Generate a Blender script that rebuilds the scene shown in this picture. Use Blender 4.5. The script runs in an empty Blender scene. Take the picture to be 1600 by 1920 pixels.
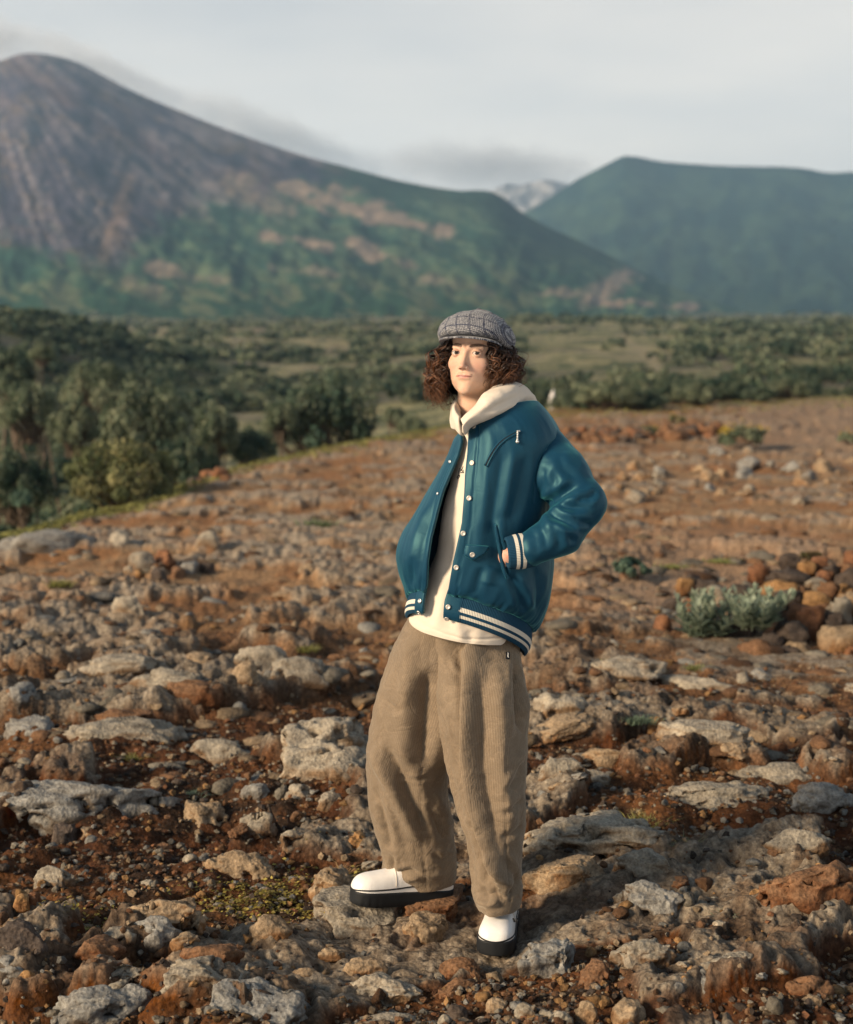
import bpy, math
import numpy as np
from mathutils import Vector, Matrix
from mathutils.bvhtree import BVHTree

R = math.radians
scene = bpy.context.scene
COL = scene.collection
rng = np.random.default_rng(7)

# ------------------------------------------------------------------ camera
EYE = 1.705                       # camera height above the stones the person stands on
FOC = 3000.0                      # focal length in pixels of the 1600 x 1920 photograph
PITCH = math.atan(320 / FOC)
cd = bpy.data.cameras.new('camera')
cam = bpy.data.objects.new('camera', cd)
COL.objects.link(cam)
cam.location = (0, 0, EYE)
cam.rotation_euler = (math.pi / 2 - PITCH, 0, 0)
cd.sensor_fit = 'VERTICAL'
cd.sensor_height = 28.8
cd.sensor_width = 24.0
cd.lens = 45.0
cd.clip_start = 0.05
cd.clip_end = 30000
cd.dof.use_dof = True
cd.dof.focus_distance = 4.5
cd.dof.aperture_fstop = 2.4
scene.camera = cam

# ------------------------------------------------------------------ sun, sky, exposure
SUN_DIR = Vector((-0.80, -0.48, 0.37)).normalized()      # towards the sun
sl = bpy.data.lights.new('sun', 'SUN')
sl.energy = 5.0
sl.angle = R(14)
sl.color = (1.0, 0.80, 0.56)
sun = bpy.data.objects.new('sun', sl)
COL.objects.link(sun)
sun.rotation_euler = (-SUN_DIR).to_track_quat('-Z', 'Y').to_euler()

world = bpy.data.worlds.new('World')
scene.world = world
world.use_nodes = True
wn, wl = world.node_tree.nodes, world.node_tree.links
wn.clear()
wout = wn.new('ShaderNodeOutputWorld')
bg = wn.new('ShaderNodeBackground')
wl.new(bg.outputs[0], wout.inputs[0])
sky = wn.new('ShaderNodeTexSky')
sky.sky_type = 'NISHITA'
sky.sun_disc = False
sky.sun_elevation = math.asin(SUN_DIR.z)
sky.sun_rotation = math.atan2(SUN_DIR.x, SUN_DIR.y)
bg.inputs['Strength'].default_value = 0.1
tc = wn.new('ShaderNodeTexCoord')
sep = wn.new('ShaderNodeSeparateXYZ')
wl.new(tc.outputs['Generated'], sep.inputs[0])
# a high, even cloud deck: grey above, creamier towards the horizon, in long soft streaks
mp = wn.new('ShaderNodeMapping')
mp.inputs['Scale'].default_value = (2.2, 2.2, 9.0)
mp.inputs['Rotation'].default_value = (R(12), R(9), 0)
wl.new(tc.outputs['Generated'], mp.inputs[0])
nz = wn.new('ShaderNodeTexNoise')
nz.inputs['Scale'].default_value = 1.3
nz.inputs['Detail'].default_value = 4
nz.inputs['Roughness'].default_value = 0.45
wl.new(mp.outputs[0], nz.inputs['Vector'])
rampz = wn.new('ShaderNodeValToRGB')
wl.new(sep.outputs['Z'], rampz.inputs[0])
cr = rampz.color_ramp
cr.elements[0].position = 0.03
cr.elements[0].color = (9.4, 8.4, 7.3, 1)
cr.elements[1].position = 0.30
cr.elements[1].color = (3.7, 3.8, 3.95, 1)
e = cr.elements.new(0.62)
e.color = (1.0, 1.35, 1.85, 1)
e = cr.elements.new(0.13)
e.color = (7.4, 6.9, 6.3, 1)
mulc = wn.new('ShaderNodeMix')
mulc.data_type = 'RGBA'
mulc.blend_type = 'MULTIPLY'
mulc.inputs['Factor'].default_value = 1.0
rn = wn.new('ShaderNodeValToRGB')
wl.new(nz.outputs['Fac'], rn.inputs[0])
rn.color_ramp.elements[0].position = 0.3
rn.color_ramp.elements[0].color = (0.70, 0.76, 0.83, 1)
rn.color_ramp.elements[1].position = 0.7
rn.color_ramp.elements[1].color = (1.14, 1.11, 1.06, 1)
wl.new(rampz.outputs[0], mulc.inputs[6])
wl.new(rn.outputs[0], mulc.inputs[7])
mixs = wn.new('ShaderNodeMix')
mixs.data_type = 'RGBA'
mixs.inputs['Factor'].default_value = 0.92
wl.new(sky.outputs[0], mixs.inputs[6])
wl.new(mulc.outputs[2], mixs.inputs[7])
wl.new(mixs.outputs[2], bg.inputs['Color'])

scene.view_settings.view_transform = 'Standard'
scene.view_settings.look = 'None'
scene.view_settings.exposure = 0.66
scene.view_settings.gamma = 1.0
scene.view_settings.use_curve_mapping = False
scene.render.film_transparent = False
scene.render.engine = 'CYCLES'
scene.cycles.use_denoising = True
scene.cycles.max_bounces = 6
scene.cycles.diffuse_bounces = 2
scene.cycles.glossy_bounces = 2
scene.cycles.transmission_bounces = 2
scene.cycles.volume_bounces = 0
scene.cycles.transparent_max_bounces = 6
scene.cycles.use_adaptive_sampling = True
scene.cycles.adaptive_threshold = 0.015
try:
    scene.cycles.denoiser = 'OPENIMAGEDENOISE'
    scene.cycles.denoising_input_passes = 'RGB_ALBEDO_NORMAL'
except Exception:
    pass

# ------------------------------------------------------------------ projection helpers
CT, ST = math.cos(PITCH), math.sin(PITCH)


def ray(px, py):
    px, py = np.asarray(px, float), np.asarray(py, float)
    u = (px - 800) / FOC
    v = -(py - 960) / FOC
    return np.stack(np.broadcast_arrays(u, CT + v * ST, -ST + v * CT), -1)


def at(px, py, Y):
    """world point seen at photo pixel (px, py) standing at depth Y"""
    d = ray(px, py)
    return np.array([0, 0, EYE]) + d * (np.asarray(Y, float) / d[..., 1])[..., None]


def proj(P):
    P = np.asarray(P, float)
    rel = P - np.array([0, 0, EYE])
    dep = rel[..., 1] * CT - rel[..., 2] * ST
    up = rel[..., 1] * ST + rel[..., 2] * CT
    return 800 + FOC * rel[..., 0] / dep, 960 - FOC * up / dep


# ------------------------------------------------------------------ noise
_pr = np.random.default_rng(11)
_perm = np.concatenate([_pr.permutation(256)] * 3).astype(np.int32)
_g3 = _pr.normal(size=(256, 3))
_g3 /= np.linalg.norm(_g3, axis=1)[:, None]
_g3 = _g3.astype(np.float32)


def pn(p, f=1.0, seed=0):
    """gradient noise, roughly -0.7 .. 0.7"""
    p = np.asarray(p, np.float32) * np.float32(f) + np.float32(seed * 17.31 + 0.137)
    i = np.floor(p).astype(np.int32)
    w = p - i
    i &= 255
    s = w * w * w * (w * (w * 6 - 15) + 10)
    out = 0
    for dx in (0, 1):
        wx = s[..., 0] if dx else 1 - s[..., 0]
        a = _perm[i[..., 0] + dx]
        for dy in (0, 1):
            wy = s[..., 1] if dy else 1 - s[..., 1]
            b = _perm[a + i[..., 1] + dy]
            for dz in (0, 1):
                wz = s[..., 2] if dz else 1 - s[..., 2]
                g = _g3[_perm[b + i[..., 2] + dz]]
                dot = g[..., 0] * (w[..., 0] - dx) + g[..., 1] * (w[..., 1] - dy) + g[..., 2] * (w[..., 2] - dz)
                out = out + wx * wy * wz * dot
    return out


def fbm(p, f=1.0, oct=4, gain=0.5, seed=0):
    a, s = 1.0, 0
    for k in range(oct):
        s = s + a * pn(p, f, seed + k)
        a *= gain
        f *= 2.03
    return s


def sst(a, b, x):
    t = np.clip((np.asarray(x, float) - a) / (b - a), 0, 1)
    return t * t * (3 - 2 * t)


def mixc(a, b, t):
    t = np.asarray(t)[..., None]
    return np.asarray(a) * (1 - t) + np.asarray(b) * t


# ------------------------------------------------------------------ mesh helpers
def mk_mesh(name, V, F, smooth=True, col=None, uv=None, attrs=None, mats=None, midx=None):
    V = np.asarray(V, np.float32)
    Fs = F if isinstance(F, (list, tuple)) else [F]
    Fs = [np.asarray(f, np.int32) for f in Fs if len(f)]
    me = bpy.data.meshes.new(name)
    me.vertices.add(len(V))
    me.vertices.foreach_set('co', V.ravel())
    loops = np.concatenate([f.ravel() for f in Fs])
    sizes = np.concatenate([np.full(len(f), f.shape[1], np.int32) for f in Fs])
    starts = np.concatenate([[0], np.cumsum(sizes)[:-1]]).astype(np.int32)
    me.loops.add(len(loops))
    me.loops.foreach_set('vertex_index', loops)
    me.polygons.add(len(sizes))
    me.polygons.foreach_set('loop_start', starts)
    me.polygons.foreach_set('loop_total', sizes)
    me.update(calc_edges=True)
    me.polygons.foreach_set('use_smooth', np.full(len(sizes), smooth, bool))
    if midx is not None:
        me.polygons.foreach_set('material_index', np.asarray(midx, np.int32))
    if col is not None:
        c = np.ones((len(V), 4), np.float32)
        c[:, :3] = col
        a = me.attributes.new('tint', 'FLOAT_COLOR', 'POINT')
        a.data.foreach_set('color', c.ravel())
    if attrs:
        for k, v in attrs.items():
            a = me.attributes.new(k, 'FLOAT', 'POINT')
            a.data.foreach_set('value', np.asarray(v, np.float32))
    if uv is not None:
        l = me.uv_layers.new(name='UVMap')
        l.data.foreach_set('uv', np.asarray(uv, np.float32)[loops].ravel())
    for m in (mats or []):
        me.materials.append(m)
    return me


def put(name, me, parent=None, loc=None, label=None, cat=None, group=None, kind=None):
    o = bpy.data.objects.new(name, me)
    COL.objects.link(o)
    if parent is not None:
        o.parent = parent
    if loc is not None:
        o.location = loc
    for k, v in (('label', label), ('category', cat), ('group', group), ('kind', kind)):
        if v:
            o[k] = v
    return o


def obj(name, V, F, mat, parent=None, **kw):
    own = {k: kw.pop(k) for k in ('loc', 'label', 'cat', 'group', 'kind') if k in kw}
    me = mk_mesh(name, V, F, mats=[mat] if not isinstance(mat, list) else mat, **kw)
    return put(name, me, parent, **own)


def gridF(n, m, wrap=False, off=0):
    """quads of an n x m vertex grid (row-major), wrapping over m if asked"""
    j = np.arange(m if wrap else m - 1)
    i = np.arange(n - 1)
    I, J = np.meshgrid(i, j, indexing='ij')
    J2 = (J + 1) % m
    return (np.stack([I * m + J, I * m + J2, (I + 1) * m + J2, (I + 1) * m + J], -1).reshape(-1, 4) + off)


class Join:
    """collect pieces, build as one mesh"""
    def __init__(s):
        s.V, s.F, s.C, s.n = [], {}, [], 0

    def add(s, V, F, col=None):
        V = np.asarray(V, float).reshape(-1, 3)
        for f in (F if isinstance(F, list) else [F]):
            f = np.asarray(f, int)
            s.F.setdefault(f.shape[1], []).append(f + s.n)
        s.V.append(V)
        s.C.append(np.broadcast_to(np.asarray(col if col is not None else (1, 1, 1), float), (len(V), 3)))
        s.n += len(V)

    def get(s):
        return np.concatenate(s.V), [np.concatenate(f) for f in s.F.values()], np.concatenate(s.C)

    def obj(s, name, mat, parent=None, **kw):
        V, F, C = s.get()
        return obj(name, V, F, mat, parent, col=C, **kw)


def tube(P, r, n=6, cap=True, ref=(0.3, 0.2, 1)):
    """tube along polyline P with radius r (scalar or per point)"""
    P = np.asarray(P, float)
    k = len(P)
    T = np.gradient(P, axis=0)
    T /= np.linalg.norm(T, axis=1)[:, None] + 1e-12
    A = np.cross(T, np.asarray(ref, float))
    A /= np.linalg.norm(A, axis=1)[:, None] + 1e-9
    B = np.cross(T, A)
    th = np.linspace(0, 2 * np.pi, n, endpoint=False)
    r = np.broadcast_to(np.asarray(r, float), (k,))
    V = P[:, None] + r[:, None, None] * (np.cos(th)[None, :, None] * A[:, None] + np.sin(th)[None, :, None] * B[:, None])
    V = V.reshape(-1, 3)
    F = [gridF(k, n, True)]
    if cap:
        V = np.vstack([V, P[0], P[-1]])
        j = np.arange(n)
        F.append(np.concatenate([np.stack([(j + 1) % n, j, np.full(n, k * n)], -1),
                                 np.stack([(k - 1) * n + j, (k - 1) * n + (j + 1) % n, np.full(n, k * n + 1)], -1)]))
    return V, F


def ico(sub):
    import bmesh
    bm = bmesh.new()
    bmesh.ops.create_icosphere(bm, subdivisions=sub, radius=1)
    V = np.array([v.co[:] for v in bm.verts])
    F = np.array([[v.index for v in f.verts] for f in bm.faces])
    bm.free()
    return V, F


def spl(xs, ys, x):
    """monotone-ish cubic (Catmull-Rom) interpolation of ys (k or k x d) over xs"""
    xs, ys, x = np.asarray(xs, float), np.asarray(ys, float), np.asarray(x, float)
    m = np.gradient(ys, xs, axis=0)
    i = np.clip(np.searchsorted(xs, x) - 1, 0, len(xs) - 2)
    h = xs[i + 1] - xs[i]
    t = np.clip((x - xs[i]) / h, 0, 1)
    if ys.ndim > 1:
        h, t = h[..., None], t[..., None]
    t2, t3 = t * t, t * t * t
    return (2 * t3 - 3 * t2 + 1) * ys[i] + (t3 - 2 * t2 + t) * h * m[i] + (-2 * t3 + 3 * t2) * ys[i + 1] + (t3 - t2) * h * m[i + 1]


def vnormals(V, F):
    V = np.asarray(V, float)
    N = np.zeros_like(V)
    for f in (F if isinstance(F, list) else [F]):
        a, b, c = V[f[:, 0]], V[f[:, 1]], V[f[:, 2]]
        n = np.cross(b - a, c - a)
        if f.shape[1] == 4:
            n = n + np.cross(c - a, V[f[:, 3]] - a)
        for k in range(f.shape[1]):
            np.add.at(N, f[:, k], n)
    return N / (np.linalg.norm(N, axis=1)[:, None] + 1e-12)


# ------------------------------------------------------------------ materials
class NT:
    def __init__(s, name):
        s.m = bpy.data.materials.new(name)
        s.m.use_nodes = True
        s.n, s.l = s.m.node_tree.nodes, s.m.node_tree.links
        s.b = s.n['Principled BSDF']

    def new(s, t, **kw):
        x = s.n.new(t)
        for k, v in kw.items():
            try:
                setattr(x, k, v)
            except Exception:
                pass
        return x

    def val(s, sock, v):
        if hasattr(v, 'links') or isinstance(v, bpy.types.NodeSocket):
            s.l.new(v, sock)
        else:
            sock.default_value = v

    def noise(s, vec, scale, detail=4, rough=0.55, dist=0.0):
        x = s.new('ShaderNodeTexNoise')
        if vec is not None:
            s.l.new(vec, x.inputs['Vector'])
        x.inputs['Scale'].default_value = scale
        x.inputs['Detail'].default_value = detail
        x.inputs['Roughness'].default_value = rough
        x.inputs['Distortion'].default_value = dist
        return x.outputs['Fac']

    def vor(s, vec, scale, feature='F1', out='Distance', rand=1.0):
        x = s.new('ShaderNodeTexVoronoi', feature=feature)
        s.l.new(vec, x.inputs['Vector'])
        x.inputs['Scale'].default_value = scale
        x.inputs['Randomness'].default_value = rand
        return x.outputs[out]

    def ramp(s, fac, stops, interp='LINEAR'):
        x = s.new('ShaderNodeValToRGB')
        s.l.new(fac, x.inputs[0])
        cr = x.color_ramp
        cr.interpolation = interp
        while len(cr.elements) < len(stops):
            cr.elements.new(0.5)
        for e, (p, c) in zip(cr.elements, stops):
            e.position = p
            e.color = tuple(c) + (1,) if hasattr(c, '__len__') else (c, c, c, 1)
        return x.outputs[0]

    def mix(s, a, b, f, mode='MIX'):
        x = s.new('ShaderNodeMix', data_type='RGBA', blend_type=mode)
        s.val(x.inputs[0], f)
        for sock, v in ((x.inputs[6], a), (x.inputs[7], b)):
            if isinstance(v, (tuple, list)) and len(v) == 3:
                v = tuple(v) + (1,)
            s.val(sock, v)
        return x.outputs[2]

    def math(s, op, a, b=0.0, clamp=False):
        x = s.new('ShaderNodeMath', operation=op, use_clamp=clamp)
        s.val(x.inputs[0], a)
        s.val(x.inputs[1], b)
        return x.outputs[0]

    def attr(s, name, out='Color'):
        x = s.new('ShaderNodeAttribute', attribute_name=name)
        return x.outputs[out]

    def coord(s, out='Object'):
        return s.new('ShaderNodeTexCoord').outputs[out]

    def pos(s):
        return s.new('ShaderNodeNewGeometry').outputs['Position']

    def bump(s, h, strength=0.5, dist=0.01, normal=None):
        x = s.new('ShaderNodeBump')
        x.inputs['Strength'].default_value = strength
        x.inputs['Distance'].default_value = dist
        s.l.new(h, x.inputs['Height'])
        if normal is not None:
            s.l.new(normal, x.inputs['Normal'])
        return x.outputs[0]

    def fin(s, color=None, rough=0.8, normal=None, spec=0.3, **kw):
        if color is not None:
            if isinstance(color, tuple) and len(color) == 3:
                color = color + (1,)
            s.val(s.b.inputs['Base Color'], color)
        s.val(s.b.inputs['Roughness'], rough)
        s.val(s.b.inputs['Specular IOR Level'], spec)
        if normal is not None:
            s.l.new(normal, s.b.inputs['Normal'])
        for k, v in kw.items():
            s.val(s.b.inputs[k.replace('_', ' ')], v)
        return s.m
# ================================================================== LAND
GP0 = np.array([(-3000, 1150), (-1200, 1060), (0, 988), (100, 968), (200, 941), (300, 916), (450, 864), (600, 834), (700, 816), (850, 798),
                (1000, 777), (1200, 768), (1400, 760), (1600, 752), (2600, 742), (4000, 738)], float)


def flat_hit(px, py, z=0.0):
    d = ray(px, py)
    t = (z - EYE) / d[..., 2]
    return np.array([0, 0, EYE]) + d * t[..., None]


_c = flat_hit(GP0[:, 0], GP0[:, 1])
CR_A = np.arctan2(_c[:, 0], _c[:, 1])
CR_D = np.hypot(_c[:, 0], _c[:, 1])


def softplus(x, k):
    return np.logaddexp(0, np.asarray(x, float) * k) / k


def hgt(x, y, fine=True):
    """ground height; also the share of bare crust"""
    x, y = np.asarray(x, float), np.asarray(y, float)
    r, a = np.hypot(x, y), np.arctan2(x, y)
    dc = np.interp(a, CR_A, CR_D)
    px = 800 + FOC * np.tan(np.clip(a, -1.3, 1.3))
    L = sst(1150, 500, px)
    slope = 0.035 + 0.17 * L
    zn = -slope * softplus(r - dc, 0.9)
    rr = [0, 62, 100, 150, 220, 400, 700, 1000]
    zl = np.interp(r, rr, [-1.9, -1.9, -1.6, -0.2, 2.4, 5.6, 11, 17.5])
    zr = np.interp(r, rr, [-0.7, -0.8, 0.1, 1.5, 3.2, 6.0, 11, 17.5])
    zv = zl * L + zr * (1 - L)
    # dark wooded knoll on the left
    kx, ky = (x + 32) / np.where(x > -32, 13, 30), (y - 112) / 34
    zv = zv + 4.4 * np.exp(-(kx * kx + ky * ky) ** 1.3)
    p = np.stack([x, y, np.zeros_like(x)], -1)
    zv = zv + sst(60, 160, r) * 0.007 * r ** 0.75 * (fbm(p, 0.016, 3, seed=3) * 3.5 + 1.2 * fbm(p, 0.05, 2, seed=4))
    zz = np.logaddexp(zn * 2.2, zv * 2.2) / 2.2
    k2 = np.sqrt((x - 0.15) ** 2 + ((y - 4.6) * 1.0) ** 2)
    near = sst(0.25, 1.3, k2)
    cr = fbm(p * np.array([0.8, 1.15, 1]), 1.15, 4, seed=21)
    edge = 0.05 * pn(p, 9, seed=5)
    crust = sst(0.0, 0.075, cr + edge)
    pile = np.exp(-(((x - 2.1) / 1.1) ** 4 + ((y - 9.0) / 2.1) ** 4))
    plate = 1 - sst(58, 75, r)
    h = 0.085 * fbm(p, 0.45, 3, seed=9) * (0.4 + 0.6 * near) + (0.075 * fbm(p, 2.1, 2, seed=10) * near + 0.10 * crust - 0.03) * (0.45 + 0.55 * near)
    if fine:
        n6 = fbm(p, 5.5, 4, 0.55, seed=31)
        n20 = fbm(p, 19, 3, 0.6, seed=37)
        cells = np.abs(pn(p, 3.1, seed=41)) + 0.5 * np.abs(pn(p, 7.3, seed=42))
        h = h + 0.046 * n6 * (1 + 0.3 * crust) + 0.017 * n20 - 0.05 * crust * sst(0.10, 0.0, cells) + 0.03 * sst(0.22, 0.5, cells) * sst(14, 6, r)
        pit = sst(0.12, 0.30, pn(p, 11, seed=50)) * crust
        h = h - 0.035 * pit - 0.014 * crust * sst(0.10, 0.30, pn(p, 26, seed=51))
    # amplitude of the relief grows a little with distance so that it still reads at a grazing angle
    h = h * (1 - 0.5 * sst(6.5, 15, r))
    h = h * (1 - 0.85 * pile) - 0.06 * pile
    return zz + h * plate * (0.5 + 0.5 * near) - 0.065 * (1 - near) - 0.045 * np.exp(-((x - 0.19) ** 2 + (y - 4.40) ** 2) / 0.04), crust * plate


def ground_at(px, py):
    """where the sight line through a pixel meets the ground (numeric march)"""
    px, py = np.atleast_1d(np.asarray(px, float)), np.atleast_1d(np.asarray(py, float))
    d = ray(px, py)
    o = np.array([0, 0, EYE])
    ts = np.concatenate([np.linspace(2.2, 14, 500), np.geomspace(14.05, 400, 700)])
    P = o + d[:, None] * ts[None, :, None]
    h, _ = hgt(P[..., 0], P[..., 1], fine=False)
    below = P[..., 2] < h
    i = np.where(below.any(1), below.argmax(1), len(ts) - 1)
    Q = o + d * ts[i][:, None]
    Q[:, 2] = hgt(Q[:, 0], Q[:, 1], fine=False)[0]
    return Q


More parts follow.
